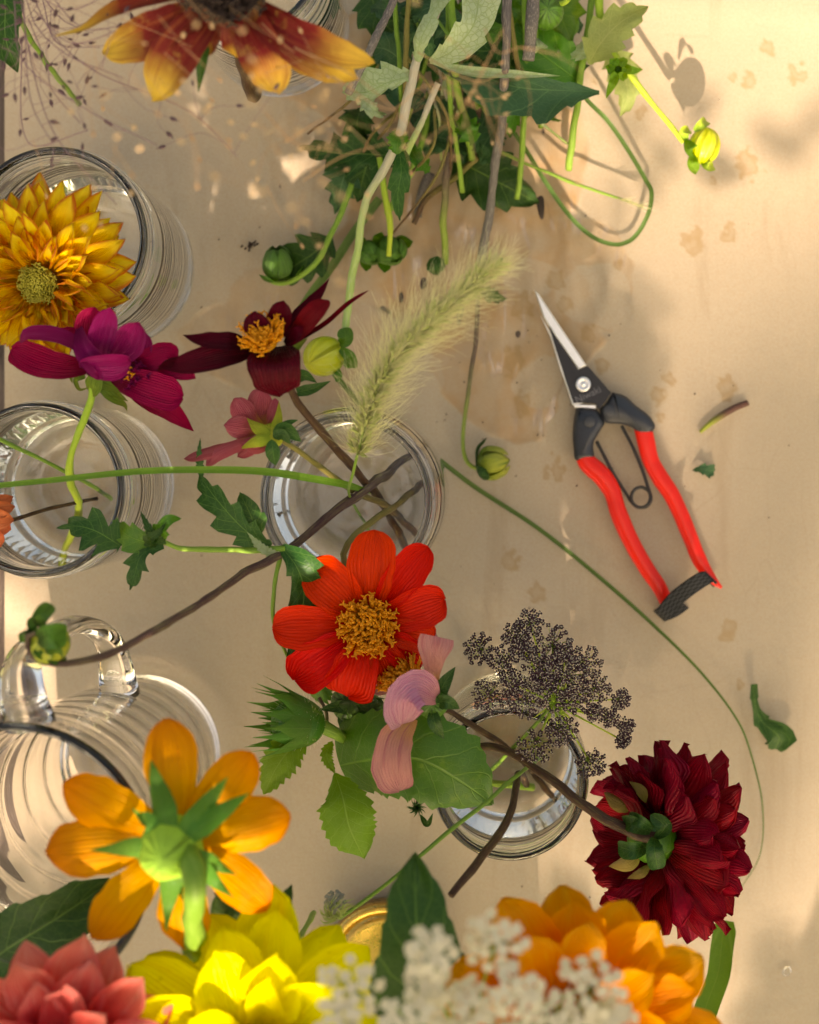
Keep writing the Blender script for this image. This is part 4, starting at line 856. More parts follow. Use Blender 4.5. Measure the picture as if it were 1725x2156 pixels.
heap_leaf('broad mid green smooth leaf behind the cut grey stem', [(1225, 175, .04), (1170, 135, .05), (1115, 90, .05), (1080, 20, .04)], 110, G_MID, serr=.05)
heap_leaf('sage green toothed leaf at the top right of the heap', [(1240, 135, .055), (1270, 85, .062), (1310, 45, .062), (1366, 14, .055)], 84, G_SAGE, serr=.25)
heap_leaf('greyish hanging leaf below the sage leaf at the right of the heap', [(1280, 100, .02), (1310, 150, .026), (1322, 200, .026), (1306, 245, .018)], 66, G_SAGE, serr=.25)
heap_leaf('tiny pale rounded leaf by the upright green stem', [(1248, 104, .05), (1228, 108, .055), (1204, 104, .05)], 44, G_PALE, prof='round', serr=.2)
heap_leaf('dark toothed leaf with a narrow tip pointing left over the wet paper', [(850, 330, .03), (780, 325, .035), (710, 322, .03), (630, 308, .02)], 90, G_DK, serr=.5)
heap_leaf('grey green leaf hanging behind the curved stem of the left bud', [(745, 325, .02), (722, 380, .025), (706, 450, .012)], 70, G_TEAL, serr=.4)
heap_leaf('dark oval leaf in the middle of the heap', [(800, 285, .025), (775, 340, .03), (752, 425, .018)], 100, G_DK, serr=.2)
heap_leaf('dark green leaf curled behind the left closed bud', [(700, 500, .018), (665, 530, .022), (620, 560, .018), (575, 592, .008)], 96, G_DK, serr=.2)
heap_leaf('dull leaf in shadow behind the purplish stems', [(985, 190, .02), (935, 255, .026), (900, 330, .018)], 120, G_TEAL, serr=.2)
heap_leaf('shaded blue green leaf at the top left of the heap', [(800, 60, .03), (830, 110, .036), (845, 180, .03)], 100, G_TEAL, serr=.2)
heap_leaf('dark leaf at the top edge left of the pale leaves', [(780, -20, .03), (800, 40, .036), (860, 90, .03)], 90, G_DK, serr=.2)
heap_leaf('dark leaf between the grey stems at the top edge', [(1060, -30, .03), (1085, 60, .036), (1100, 150, .03), (1150, 200, .02)], 130, G_DK, serr=.2)
heap_leaf('mid green leaf at the top edge under the round bud', [(1150, -40, .03), (1180, 30, .036), (1205, 95, .03)], 120, G_MID, serr=.25)
heap_leaf('dark leaf filling the gap in the centre of the heap', [(920, 40, .02), (960, 120, .03), (1010, 210, .02)], 170, G_DK, serr=.2)
heap_leaf('dark olive leaf below the grey cut stem', [(1030, 230, .012), (1000, 300, .018), (985, 370, .012)], 100, G_TEAL, serr=.25)
heap_leaf('small pale leaf under the sunflower tip', [(620, 75, .06), (660, 110, .065), (720, 150, .055)], 60, G_PALE, serr=.25)
heap_leaf('dark shaded leaf under the pale veined leaf', [(860, 140, .05), (815, 105, .056), (775, 100, .05)], 100, G_TEAL, serr=.2)
heap_leaf('small dark leaf beside the plume top', [(905, 545, .015), (918, 560, .018), (925, 580, .012)], 40, G_DK, serr=.1)
heap_leaf('small withered leaf at the right side of the plume', [(1010, 605, .012), (1035, 622, .016), (1068, 630, .008)], 30, G_DK, serr=.3)
def cut(label, pts, r, mat, **k):
    pts = PP(pts); V, F, U = tube(pts, r, k.get('n', 36), 10, rag=.14, wob=.6)
    return mesh('cut_twig', V, F, mat, loc=pts[0], uv=U, label=label, cat='stem', group='cut stems in the heap')
cut('pinkish grey stem ending in a cut below the sunflower petals', [(838, -30, .12), (825, 10, .12), (790, 90, .125), (755, 155, .125), (735, 194, .12)], .0019, S_GREY)
cut('dark ribbed stem running from the top edge down into the grass plume', [(1068, -40, .09), (1068, 60, .09), (1062, 170, .075), (1052, 280, .055), (1035, 400, .04), (1012, 560, .02)], .0022, S_GREY)
cut('thick grey stem cut short beside the broad green leaf', [(1122, -40, .09), (1120, 50, .09), (1114, 130, .088)], .003, S_GREY)
cut('dark purple stem with a green end beside the plume', [(968, 190, .04), (955, 250, .035), (942, 360, .03), (935, 450, .02), (938, 556, .012)], [.0019, .0019, .0019, .0017], S_PG)
cut('short light green stem crossing the thick pale stem', [(925, 175, .085), (905, 220, .082), (875, 285, .078), (850, 342, .07)], .0016, S_PALE)
cut('slender green stem along the left of the thick pale stem', [(905, 190, .03), (890, 300, .03), (845, 400, .02), (815, 450, .012)], .0017, S_GREEN)
cut('upright green stem with a forked lower end at the right', [(1250, -30, .05), (1240, 50, .05), (1222, 160, .045), (1208, 270, .03), (1198, 356, .016)], .0018, S_GREEN)
cut('stubby dark maroon cut stem in the heap', [(1010, 215, .02), (1000, 255, .016), (985, 300, .01)], .003, S_BROWN)
cut('short cut stub with a maroon end under the heap', [(905, 362, .012), (893, 395, .01), (880, 455, .006)], [.0028, .0022, .0024], S_GREY)
cut('dark green stem hidden deep in the heap', [(870, -20, .05), (885, 60, .05), (905, 120, .05)], .0018, S_GREEN)
cut('olive stem at the top edge of the heap', [(1005, 330, .02), (950, 380, .02), (900, 420, .01), (870, 470, .008)], .0016, S_OL)
t = thing('dahlia_bud', 'glowing lime bud on a bright stem at the top right in the sun', 'flower bud', P(1480, 308, .035))
stem(t, [(1258, -40, .06), (1264, 30, .058), (1280, 95, .055), (1320, 150, .05), (1365, 205, .045), (1400, 250, .04), (1440, 298, .036)], [.0037, .0034, .0028, .0023, .0021], S_LIME)
b = B().add(blob(P(1483, 308, .036), .0082, .0078, .0094, (.3, .9, .1), 26, 16, .04)); b.build('bud', BUDY, t)
for sp, w_ in (([(1446, 298, .036), (1440, 280, .042), (1452, 274, .036)], 26), ([(1446, 296, .037), (1455, 315, .044), (1462, 322, .036)], 34), ([(1462, 275, .04), (1478, 262, .046), (1488, 255, .038)], 26), ([(1462, 320, .036), (1458, 345, .042), (1468, 362, .034)], 28), ([(1478, 340, .036), (1490, 350, .04), (1502, 350, .034)], 26)): ptl(t, sp, w_, S_LIME if w_ == 26 else G_SUN, name='sepal', prof='round', cup=.9)
t = thing('dahlia_bud', 'small opened green calyx with spreading sepals on the bright stem at the right', 'flower bud', P(1302, 148, .07))
b = B().add(blob(P(1302, 146, .066), .0052, .0052, .0055)); b.build('bud', BUDG, t)
for k in range(6):
    a = k*1.05; ptl(t, [(1302, 146, .069), (1302+18*math.cos(a), 146+18*math.sin(a), .077), (1302+8*math.cos(a+.5), 146+8*math.sin(a+.5), .08)], 24, G_SUN, name='sepal', prof='round', cup=.9)
ptl(t, [(1310, 142, .07), (1328, 148, .074), (1354, 146, .068)], 22, G_SUN, name='sepal', prof='sepal'); ptl(t, [(1298, 160, .07), (1288, 180, .072), (1276, 208, .066)], 20, G_SUN, name='sepal', prof='sepal')
stem(t, [(1300, 148, .062), (1288, 128, .055), (1278, 100, .052)], .0014, S_LIME)
def closed_bud(label, c, r, ax_, stem_pts, sr, mat=BUDG, sm=S_GREEN, seed=0, seps=4, second=None, lip=G_MID):
    t = thing('dahlia_bud', label, 'flower bud', P(*c), 'green buds lying below the heap' if mat is BUDG else None)
    cc = P(*c); A = Vector(ax_).normalized(); e1 = A.orthogonal().normalized(); e2 = A.cross(e1)
    for j, (cp, rr) in enumerate([(cc, r)]+([second] if second else [])):
        b = B().add(blob(cp, rr*.82, rr*.8, rr*.9, A, 20, 12)); bo = b.build('bud', mat, t)
        for k in range(seps):
            a = k*6.283/seps+seed; o = e1*math.cos(a)+e2*math.sin(a)
            V, F, U = sheet([cp-A*rr, cp-A*rr*.55+o*rr*(.84+.08*(k % 2)), cp+o*rr*(1.0+.1*(k % 2)), cp+A*rr*.8+o*rr*(.72+.12*(k % 2)), cp+A*rr*1.15+o*rr*.35], rr*.74, [-o, -o], 'round', 1., nu=8, nv=12)
            mesh('sepal', V, F, mat, bo, uv=U)
        for k in range(3):
            a = k*2.1+seed+.5; o = e1*math.cos(a)+e2*math.sin(a)
            V, F, U = sheet([cp-A*rr, cp-A*rr*.8+o*rr*1.1, cp-A*rr*.1+o*rr*1.6], rr*.55, A, 'round', .7, nu=6, nv=8); mesh('bract', V, F, lip, t, uv=U)
    stem(t, stem_pts, sr, sm, n=44); return t
closed_bud('green closed bud on a hooked stem left of the heap', (585, 556, .022), .0082, (0, .8, .5), [(742, 388, .04), (722, 440, .035), (698, 490, .03), (672, 545, .025), (635, 580, .02), (600, 596, .016), (572, 592, .014), (566, 575, .016), (575, 562, .018)], [.0024, .0024, .0022, .0018], seed=.3)
closed_bud('pair of round green buds below the heap above the burgundy flower', (823, 528, .02), .0078, (.3, -.4, .7), [(800, 330, .035), (806, 380, .035), (816, 440, .034), (822, 500, .034), (820, 540, .032)], [.0024, .0024, .0022], sm=S_LIME, seed=1.1, second=(P(782, 532, .018), .0066))
closed_bud('striped green and yellow bud on a long hooked purple stem right of the middle jar', (1035, 975, .016), .0082, (.95, .15, .1), [(1022, 540, .02), (1008, 620, .02), (1003, 720, .016), (988, 810, .014), (978, 880, .012), (976, 930, .012), (982, 970, .012), (1000, 985, .013), (1012, 980, .014)], [.0019, .0019, .0017, .0016], mat=BUDS, sm=S_PG, seed=.8, seps=4, lip=G_DK)
t = thing('dahlia_bud', 'round green bud at the top edge among the dark leaves', 'flower bud', P(1152, 28, .06))
b = B().add(blob(P(1152, 28, .06), .0085, .008, .009)); b.build('bud', BUDG, t); stem(t, [(1155, 10, .06), (1190, 5, .065), (1210, -30, .06)], .002, S_LIME)
cap_ = dict(cat='grass', cup=.5)
blade('loose_grass', 'looped green grass blade curling over the paper right of the heap', [(1160, 40, .03), (1190, 130, .035), (1232, 205, .03), (1280, 255, .02), (1325, 320, .014), (1360, 380, .012), (1372, 405, .014), (1365, 450, .012), (1335, 500, .006), (1300, 515, .006), (1250, 500, .008), (1200, 455, .01), (1150, 385, .012), (1110, 320, .012), (1083, 280, .012)], 10, GBD, nv=150, prof='strip', **cap_)
t = thing('loose_grass', 'thin straight grass stalk with a bristly tip crossing the looped blade', 'grass', P(915, 250, .03))
stem(t, [(915, 250, .03), (1000, 292, .026), (1100, 340, .022), (1200, 382, .018), (1350, 434, .014)], [.0014, .0012, .0016, .0007], S_GREEN, 'stalk')
b = B()
for i in range(50):
    s = P(1300+i*1., 418+i*.33, .016); b.add(tube([s, s+Vector((random.uniform(.003, .009), random.uniform(-.004, .002), random.uniform(0, .003)))], [.00012, .00005], 1, 3))
b.build('bristles', HAIR, t, kind='stuff')
blade('loose_grass', 'flat green blade slanting down behind the burgundy flower', [(800, 418, .012), (742, 495, .012), (700, 560, .012), (655, 620, .012), (625, 670, .01), (690, 760, .008)][:5], 19, GBD, prof='strip', **cap_)
blade('loose_grass', 'short flat blade showing below the lime bud', [(690, 770, .008), (725, 812, .008), (765, 860, .008)], 12, GBD, prof='strip', **cap_)

rs = random.Random(17)
FILL = ((1010, 100), (960, 60), (870, 40), (1130, 210), (1060, 120), (1180, 60), (790, 150), (760, 270), (900, 250), (860, 190), (1000, 20), (940, 300), (1085, 30), (820, 10), (1200, 150), (1030, 300))
TXT = ('tangled', 'curled', 'folded', 'crumpled', 'narrow', 'notched', 'glossy', 'drooping')
for i, (x, y) in enumerate(FILL):
    a = rs.uniform(0, 6.28); L = rs.uniform(70, 120); z = rs.uniform(.012, .045); dx, dy = math.cos(a), math.sin(a)
    heap_leaf('leaf of the heap buried among the crossing stems and the larger leaves', [(x-dx*L/2, y-dy*L/2, z), (x+rs.uniform(-12, 12), y+rs.uniform(-12, 12), z+.012), (x+dx*L/2, y+dy*L/2, z-.004)], rs.uniform(46, 84), rs.choice((G_MID, G_TEAL, G_DK, G_TEAL, G_MID)), seed=i+60, ruff=.8, cup=rs.uniform(.2, .9))
for i in range(10):
    x0 = rs.uniform(800, 1120); x1 = x0+rs.uniform(-110, 60); y1 = rs.uniform(200, 420); z = rs.uniform(.02, .06)
    cut('slim green stem buried in the heap among many like it', [(x0, -40, z+.02), ((x0+x1)/2+rs.uniform(-14, 14), y1*.5, z+.01), (x1, y1, z*.4+.004)], rs.uniform(.0009, .0019), rs.choice((S_GREEN, S_OL, S_GREEN, S_PG)))
for i in range(14):
    x0 = rs.uniform(790, 1180); y0 = rs.uniform(-30, 240); a = rs.uniform(.6, 2.5); L = rs.uniform(120, 300); z = rs.uniform(.015, .07); bn = rs.uniform(-40, 40)
    cut('wiry side shoot tangled in the middle of the heap', [(x0, y0, z), (x0+math.cos(a)*L*.5+bn, y0+math.sin(a)*L*.5, z+.012), (x0+math.cos(a)*L, y0+math.sin(a)*L, z*.5+.004)], [rs.uniform(.0007, .0011), .0006], rs.choice((S_GREEN, S_OL, S_GREEN, S_PALE)))
for i, (x, y) in enumerate(((930, 40), (1030, 60), (1100, 150), (880, 330), (960, 180), (1150, 100), (1020, 190), (830, 130), (900, 20), (1090, 250), (780, 220), (980, 270))):
    a = rs.uniform(0, 6.28); L = rs.uniform(60, 100); z = rs.uniform(.03, .06); dx, dy = math.cos(a), math.sin(a)
    heap_leaf('leaf of the heap buried among the crossing stems and the larger leaves', [(x-dx*L/2, y-dy*L/2, z), (x+rs.uniform(-12, 12), y+rs.uniform(-12, 12), z+.01), (x+dx*L/2, y+dy*L/2, z-.004)], rs.uniform(36, 64), rs.choice((G_MID, G_TEAL, G_DK, G_PALE)), seed=i+90, ruff=.8, cup=rs.uniform(.3, 1.1))
# sunflower bud with leaves
t = thing('sunflower_bud', 'spiky closed sunflower bud with bright leaves below the red flower', 'flower bud', P(640, 1520, .14))
c = P(628, 1522, .145); A = Vector((-.85, .1, .25)).normalized()
b = B().add(blob(c, .011, .011, .012, A, 20, 12)); b.build('bud', G_MID, t)
e1 = Vector((0, 0, 1)); e1 = (e1-A*A.dot(e1)).normalized(); e2 = A.cross(e1)
for ring, (n, L, st) in enumerate(((8, .019, 1.), (8, .022, .95), (6, .018, .6))):
    for k in range(n):
        a = 6.283*(k+.5*ring)/n; o = e1*math.cos(a)+e2*math.sin(a); s0 = c+o*.0105*st-A*.004
        V, F, U = sheet([s0, s0+A*L*.4+o*.003, s0+A*L*.75+o*.003*(2-ring), s0+A*L*1.15+o*.006*(1.5-ring*.8)], .0052, -o, [(0, .8), (.3, 1), (.5, .6), (.65, .25), (.85, .1), (1, .02)], .5, nu=6, nv=14); mesh('sepal', V, F, SEP, t, uv=U)
b = B()
for i in range(120):
    o = Vector((random.uniform(-1, 1), random.uniform(-1, 1), random.uniform(-.2, 1))).normalized(); s = c+o*.0115; b.add(tube([s, s+o*.002+A*.001], [.00007, .00003], 1, 3))
b.build('hairs', HAIR, t, kind='stuff')
stem(t, [c-A*.008, P(668, 1522, .144), P(700, 1540, .138), P(735, 1562, .12), P(800, 1590, .1), P(1000, 1640, .06), P(1120, 1650, .04)], [.005, .0034, .003, .003], S_GREEN)
stem(t, [(660, 1535, .14), (640, 1550, .142), (615, 1572, .142)], .0014, S_GREEN, 'leaf_stalk', 10); stem(t, [(690, 1530, .13), (688, 1500, .125), (672, 1470, .12)], .0012, S_OL, 'leaf_stalk', 12)
leaf(t, [(648, 1553, .146), (610, 1580, .152), (580, 1620, .15), (556, 1672, .142)], 78, MT['leaf_fresh'], seed=21, serr=.18, nserr=9)
leaf(t, [(700, 1560, .13), (688, 1590, .134), (706, 1630, .13)], 26, MT['leaf_fresh'], seed=22)
leaf(t, [(705, 1628, .13), (722, 1680, .14), (735, 1740, .138), (766, 1808, .126)], 124, MT['leaf_fresh'], seed=23, serr=.10, nserr=11, prof=[(0, .05), (.12, .45), (.4, 1), (.7, .9), (.88, .6), (1, .02)], cup=-.4)
leaf(t, [(655, 1465, .11), (680, 1450, .114), (700, 1430, .11)], 60, MT['leaf_mid'], seed=24)
leaf(t, [(716, 1612, .122), (790, 1600, .142), (880, 1600, .15), (960, 1640, .146), (1036, 1692, .13)], 214, MT['leaf_mid'], seed=25, serr=.07, nserr=12, ruff=.12, prof=[(0, .5, .45), (.08, .78, .7), (.25, .95, .8), (.5, 1, .82), (.72, .85, .72), (.86, .52, .5), (.96, .14, .16), (1, .02, .02)], cup=-.35)
leaf(t, [(775, 1560, .12), (800, 1520, .13), (850, 1495, .125)], 70, MT['leaf_mid'], seed=26)
t = thing('dahlia_bud', 'pair of green buds half hidden under the red flower on a hooked stem', 'flower bud', P(755, 1480, .125))
for (x, y, r) in ((738, 1480, .0088), (778, 1496, .0075)):
    b = B().add(blob(P(x, y, .126), r, r, r*.9, UP, 20, 12)); b.build('bud', BUDG, t)
    for k in range(4):
        a = k*1.57+x; ptl(t, [(x, y, .136), (x+24*math.cos(a), y+24*math.sin(a), .134), (x+32*math.cos(a), y+32*math.sin(a), .122)], 40, BUDG, name='sepal', prof='round', cup=-.7)
for sp in ([(760, 1500, .128), (720, 1488, .134), (672, 1494, .13)], [(750, 1505, .128), (728, 1512, .13), (715, 1530, .125)]): ptl(t, sp, 30, G_DK, name='bract', prof='leaf')
stem(t, [(752, 1508, .125), (748, 1540, .128), (765, 1560, .13), (775, 1540, .125), (770, 1510, .12)], .0023, S_LIME)
t = thing('thistle_sprig', 'tiny spiky dark green sprig at the left rim of the smaller jar', 'sprig', P(885, 1700, .11))
for i in range(40):
    a = random.uniform(0, 6.28); l = random.uniform(7, 24); ptl(t, [(878, 1700, .11), (878+l*.6*math.cos(a), 1700+l*.6*math.sin(a), .116), (878+l*math.cos(a+.2), 1700+l*math.sin(a+.2), .114)], 4, G_DK, name='bract', prof='lance', nu=2, nv=5)
ptl(t, [(885, 1715, .11), (900, 1735, .112), (912, 1712, .112)], 14, G_DK, name='leaf', prof='lance'); stem(t, [(878, 1700, .11), (905, 1670, .09), (960, 1640, .05)], .001, S_GREEN)

# big leaves at the bottom
def big_leaf(label, spine, w_, mat, **k):
    zs = sum(p[2] for p in spine)/len(spine); kw = dict(prof='leaf', serr=.05, nserr=8, cup=.45, ruff=.25, seed=3, nu=16, nv=50); kw.update(k)
    t = thing('leaf_cutting', label, 'leaf', P(*spine[0]))
    V, F, U = sheet(PP(spine), M(w_, zs)/2, kw.pop('N', UP), **kw); mesh('blade', V, F, mat, t, uv=U)
    a = P(*spine[0]); stem(t, [a, a+Vector((0, -.02, -.06)), a+Vector((0, -.03, -.15))], .002, S_GREEN, 'leaf_stalk')
big_leaf('upright dark green leaf with a pointed tip behind the white lace flowers', [(900, 2260, .25), (885, 2100, .27), (878, 1960, .275), (872, 1795, .26)], 215, G_DK, prof=[(0, .4, .4), (.3, .9, 1), (.5, 1, .95), (.62, .8, .85), (.8, .55, .6), (.93, .25, .25), (1, .02, .02)])
big_leaf('large dark leaf at the left edge under the orange flower', [(-90, 2080, .2), (0, 2010, .215), (110, 1940, .22), (235, 1855, .21)], 190, G_DK, prof=[(0, .6, .6), (.3, .9, .9), (.6, .8, .9), (.85, .5, .6), (1, .1, .1)])
big_leaf('dark pointed leaf hanging in at the top left corner', [(-10, -80, .16), (10, 0, .165), (12, 80, .165), (38, 152, .16)], 84, G_DK, prof=[(0, .6), (.4, 1), (.8, .7), (1, .02)])
t = thing('dahlia_bud', 'small dark round bud tucked between the orange and the lemon flower', 'flower bud', P(490, 1912, .24))
b = B().add(blob(P(490, 1914, .235), .0085, .0085, .008)); b.build('bud', BUDG, t)
for k in range(4): a = k*1.57+.5; ptl(t, [(490, 1910, .244), (490+26*math.cos(a), 1912+26*math.sin(a), .242), (490+36*math.cos(a), 1912+36*math.sin(a), .23)], 40, G_DK, name='sepal', prof='round', cup=-.5)
stem(t, [(490, 1914, .23), (510, 2020, .2), (520, 2150, .1)], .002, S_GREEN)
big_leaf('small dark leaf tip above the lemon yellow flower', [(575, 1975, .24), (590, 1925, .245), (615, 1862, .24)], 52, G_DK)

# --- airy grass with tiny seeds
def panicle(name, label, mat, seedm, mains, seeds, z0, z1, hr, sr, seed):
    t = thing(name, label, 'grass', P(*mains[0][0], z0)); rs = random.Random(seed); sg = None; lines = []
    for m in mains:
        zz = rs.uniform(z0, z1); pts = [P(x, y, zz+.01*k) for k, (x, y) in enumerate(m)]; S = cr(pts, 60); lines.append(S)
        V, F, U = tube(pts, [hr*1.5, hr], 40, 5); mesh('branch', V, F, mat, t, uv=U)
    b = B(); bm_ = B().add(blob((0, 0, 0), sr*.55, sr*.5, sr, (1, 0, 0), 8, 6)).add(tube([(sr*.8, 0, 0), (sr*1.6, 0, 0)], [sr*.25, sr*.05], 2, 5))
    for i in range(seeds):
        S = rs.choice(lines); s = S[rs.randint(5, 60)]; a = rs.uniform(0, 6.28); l = rs.uniform(.006, .03)
        e = s+Vector((math.cos(a)*l, math.sin(a)*l, rs.uniform(-.02, .02)))
        mdl = (s+e)/2+Vector((rs.uniform(-1, 1), rs.uniform(-1, 1), 0))*l*.2
        b.add(tube([s, mdl, e], [hr*.7, hr*.5], 5, 4, False))
        if sg is None: sg = mesh('seed', bm_.V, bm_.F, seedm, t, uv=bm_.U); o = sg; o.data.transform(__import__('mathutils').Matrix.Translation(ORG[t]))
        else: o = sg.copy(); COL.objects.link(o); o.parent = t
        o.location = e-ORG[t]; d = (e-mdl); o.rotation_euler = (0, rs.uniform(-.4, .4), math.atan2(d.y, d.x)); k = rs.uniform(.7, 1.3); o.scale = (k, k, k)
    b.build('twigs', mat, t, kind='stuff')
PUR = plain('grass_purple', (.2, .11, .13), .6, nz=.1); PURS = plain('seed_purple', (.07, .03, .04), .6, nz=.2); TAN = plain('grass_tan', (.5, .3, .15), .6, nz=.1, tl=.2); TANS = plain('seed_tan', (.68, .48, .26), .6, nz=.2, tl=.3)
panicle('purple_panicle', 'fine purplish grass with dark seeds in the top left corner', PUR, PURS,
        [[(60, -30), (110, 70), (200, 150), (400, 235), (500, 330)], [(50, -20), (80, 60), (150, 120), (250, 160), (258, 166)], [(40, -30), (70, 150), (120, 290), (245, 430)], [(50, 0), (60, 180), (75, 240), (110, 300)], [(90, -30), (180, 60), (300, 40)], [(30, 0), (50, 130), (190, 235), (330, 305)],
         [(80, -20), (130, 40), (170, 60), (195, 70)], [(45, 90), (60, 300), (185, 275)], [(60, -20), (150, 20), (240, -20)], [(60, 40), (100, 140), (110, 190), (170, 260)], [(70, 20), (150, 90), (260, 60)], [(90, 0), (120, 90), (210, 100)]], 88, .19, .225, .00017, .0013, 5)
panicle('golden_panicle', 'blurred golden grass seeds floating in front of the sunflower and the heap', TAN, TANS,
        [[(900, 130), (950, 180), (985, 260), (1000, 340)], [(960, 250), (995, 190), (1060, 60)], [(1010, 200), (1030, 250), (1060, 330)], [(700, 160), (820, 230), (900, 180), (1010, 230)], [(880, 110), (1000, 170), (1070, 150)], [(1020, 60), (1050, 110), (1100, 100), (1180, 115)], [(620, 100), (760, 170), (900, 300)], [(560, 240), (620, 300), (720, 320)], [(640, 380), (720, 330), (820, 300)], [(600, 300), (700, 250), (800, 330)]], 30, .26, .31, .00016, .0009, 6)
t = thing('golden_seed_spray', 'scattered tan grass seeds blurred over the paper left of the heap', 'grass', P(500, 300, .4)); rs = random.Random(9); sg = None
twg = B(); bmm = B().add(blob((0, 0, 0), .0007, .0007, .0011, (1, 0, 0), 8, 6))
for i in range(50):
    x = rs.gauss(480, 210); y = rs.gauss(230, 170); z = rs.uniform(.30, .44)
    if not (20 < x < 1000 and -20 < y < 620): continue
    e = P(x, y, z); o = mesh('seed', bmm.V, bmm.F, TANS, None, uv=bmm.U) if sg is None else sg.copy()
    if sg is None: sg = o
    else: COL.objects.link(o)
    o.parent = t; o.location = e-ORG[t]; o.rotation_euler = (0, 0, rs.uniform(0, 6.28))
    if rs.random() < .5:
        d = Vector((-.012, .008, 0)); d.rotate(__import__('mathutils').Euler((0, 0, rs.uniform(-.5, .5)))); twg.add(tube([e, e+d*.5, e+d*1.3+Vector((0, .002, 0))], [.00012, .00008], 4, 4, False))
for i in range(34):
    x = rs.uniform(60, 980); y = rs.uniform(20, 420); z = rs.uniform(.26, .40); a = rs.gauss(.7, .5); L = rs.uniform(60, 190)
    q0 = P(x, y, z); q1 = P(x+math.cos(a)*L*.5+rs.uniform(-8, 8), y+math.sin(a)*L*.5, z-.005); q2 = P(x+math.cos(a)*L, y+math.sin(a)*L, z-.01)
    twg.add(tube([q0, q1, q2], [.00013, .00007], 8, 4, False)); twg.add(blob(q2, .0006, .0006, .0011, (math.cos(a), -math.sin(a), 0), 6, 4))
twg.build('twigs', TAN, t, kind='stuff')

# ------------------------------------------------------------ snips
def q5(x, y, z=0.): return P(1000+x*.4201, 526.3+y*.4201, z)
sn = thing('pruning_snips', 'pruning snips with red handles, black jaws and a black webbing strap', 'pruning snips', q5(600, 800, 0))
STEEL = plain('steel', (.9, .91, .9), .42, 1., nz=.15, ns=300, bs=.1); BLK = plain('black_oxide', (.022, .022, .026), .42, .3, nz=.2, ns=400, bs=.15); BLKP = plain('black_plastic', (.028, .032, .038), .38, 0, spec=.5, nz=.1, ns=500, bs=.08)
REDV = plain('red_vinyl', (.86, .014, .006), .34, 0, spec=.35, nz=.04, ns=60, bs=.05, coat=.08); WIRE = plain('spring_wire', (.06, .055, .05), .35, .8, nz=.2)
def pl(pts, z0, z1, bev=.0006):
    return plate([q5(*p, (z0+z1)/2) for p in pts], z0, z1, bev)
Z = .004
B().add(pl([(372, 385), (401, 432), (517, 601), (563, 583), (572, 588), (682, 716), (622, 802), (606, 772), (545, 765), (495, 768), (468, 690), (440, 600), (408, 500)], .0135, .0160, .0004)).build('upper_blade', BLK, sn, smooth=False)
ub = B()
zt = .0163
pts = [(298, 200), (322, 222), (440, 400), (560, 578), (520, 600), (402, 432), (345, 338)]
ub.add(pl(pts, .0137, zt, .0007)); ub.build('cutting_edge', STEEL, sn, smooth=False)
B().add(pl([(330, 330), (385, 420), (480, 560), (560, 640), (560, 760), (515, 778), (488, 775), (462, 690), (425, 590), (380, 440)], .0105, .0132, .0005)).build('lower_blade', STEEL, sn, smooth=False)
B().add(pl([(492, 772), (612, 776), (606, 798), (500, 790)], .0100, .0134, .0004)).build('stop', STEEL, sn, smooth=False)
pv = q5(543, 673, .016)
B().add(lathe([(.0001, 0), (.0039, 0), (.0039, .0009), (.0034, .0014), (.0022, .0015), (.0020, .0011), (.0012, .0011), (.0010, .0015), (.0001, .0016)], pv, 40)).build('pivot_bolt', STEEL, sn)
lt = [(503, 797), (540, 795), (598, 799), (612, 812), (642, 868), (618, 912), (592, 958), (586, 990), (590, 1035), (555, 1052), (500, 1050), (492, 1000), (487, 930), (493, 850)]
rt = [(682, 718), (700, 722), (745, 738), (800, 785), (850, 822), (876, 852), (892, 890), (860, 925), (812, 925), (790, 900), (770, 887), (730, 875), (645, 864), (622, 805), (650, 770)]
for pts_, z0 in ((lt, .006), (rt, .007)):
    ss = cr([q5(*p) for p in pts_]+[q5(*pts_[0])], 70)[:-1]
    V, F, U = plate([(p.x, p.y) for p in ss], z0, z0+.0085, .0022)
    o = mesh('jaw_sleeve', V, F, BLKP, sn, uv=U); slv = globals().setdefault('SLV', []); slv.append(o)
for ri, (x, y, z) in enumerate(((575, 858, .0145), (672, 805, .0155))):
    B().add(lathe([(.0030, -.0003), (.0030, .0003), (.0026, .0005), (.0001, .0005)], q5(x, y, z), 32)).build('rivet', BLKP, SLV[ri])
def handle(pts, hw, z):
    c = [q5(x, y, zz) for (x, y, zz) in pts]
    V, F, U = tube(c, [h*.4201*S0*.985 for h in hw], 70, 24, True, .72)
    return mesh('handle', V, F, REDV, sn, uv=U)
handle([(543, 1020, .0105), (565, 1065, .0105), (640, 1135, .0105), (688, 1210, .010), (715, 1300, .010), (755, 1400, .0095), (810, 1510, .009), (870, 1610, .0085), (925, 1690, .008), (958, 1762, .0075)], [44, 50, 48, 42, 44, 42, 41, 40, 38, 34], 0)
handle([(842, 890, .0115), (858, 960, .0115), (880, 1050, .011), (925, 1135, .0108), (985, 1225, .0105), (1035, 1330, .010), (1080, 1440, .0098), (1120, 1540, .0095), (1165, 1620, .009), (1208, 1668, .0085), (1236, 1692, .0083)], [46, 45, 42, 44, 42, 40, 40, 38, 38, 30, 8], 0)
w_ = [q5(*p) for p in ((610, 958, .010), (655, 1045, .010), (700, 1130, .010), (745, 1200, .010), (785, 1262, .010), (810, 1285, .0102), (835, 1291, .0104), (862, 1285, .0106), (882, 1255, .0108), (880, 1225, .011), (862, 1200, .0112), (833, 1189, .0114), (803, 1200, .0116), (786, 1228, .0116), (788, 1262, .0116), (812, 1287, .0118), (845, 1290, .012), (872, 1270, .0122), (880, 1235, .012), (868, 1190, .0118), (835, 1090, .0116), (790, 985, .0114), (748, 905, .0112), (735, 880, .011))]
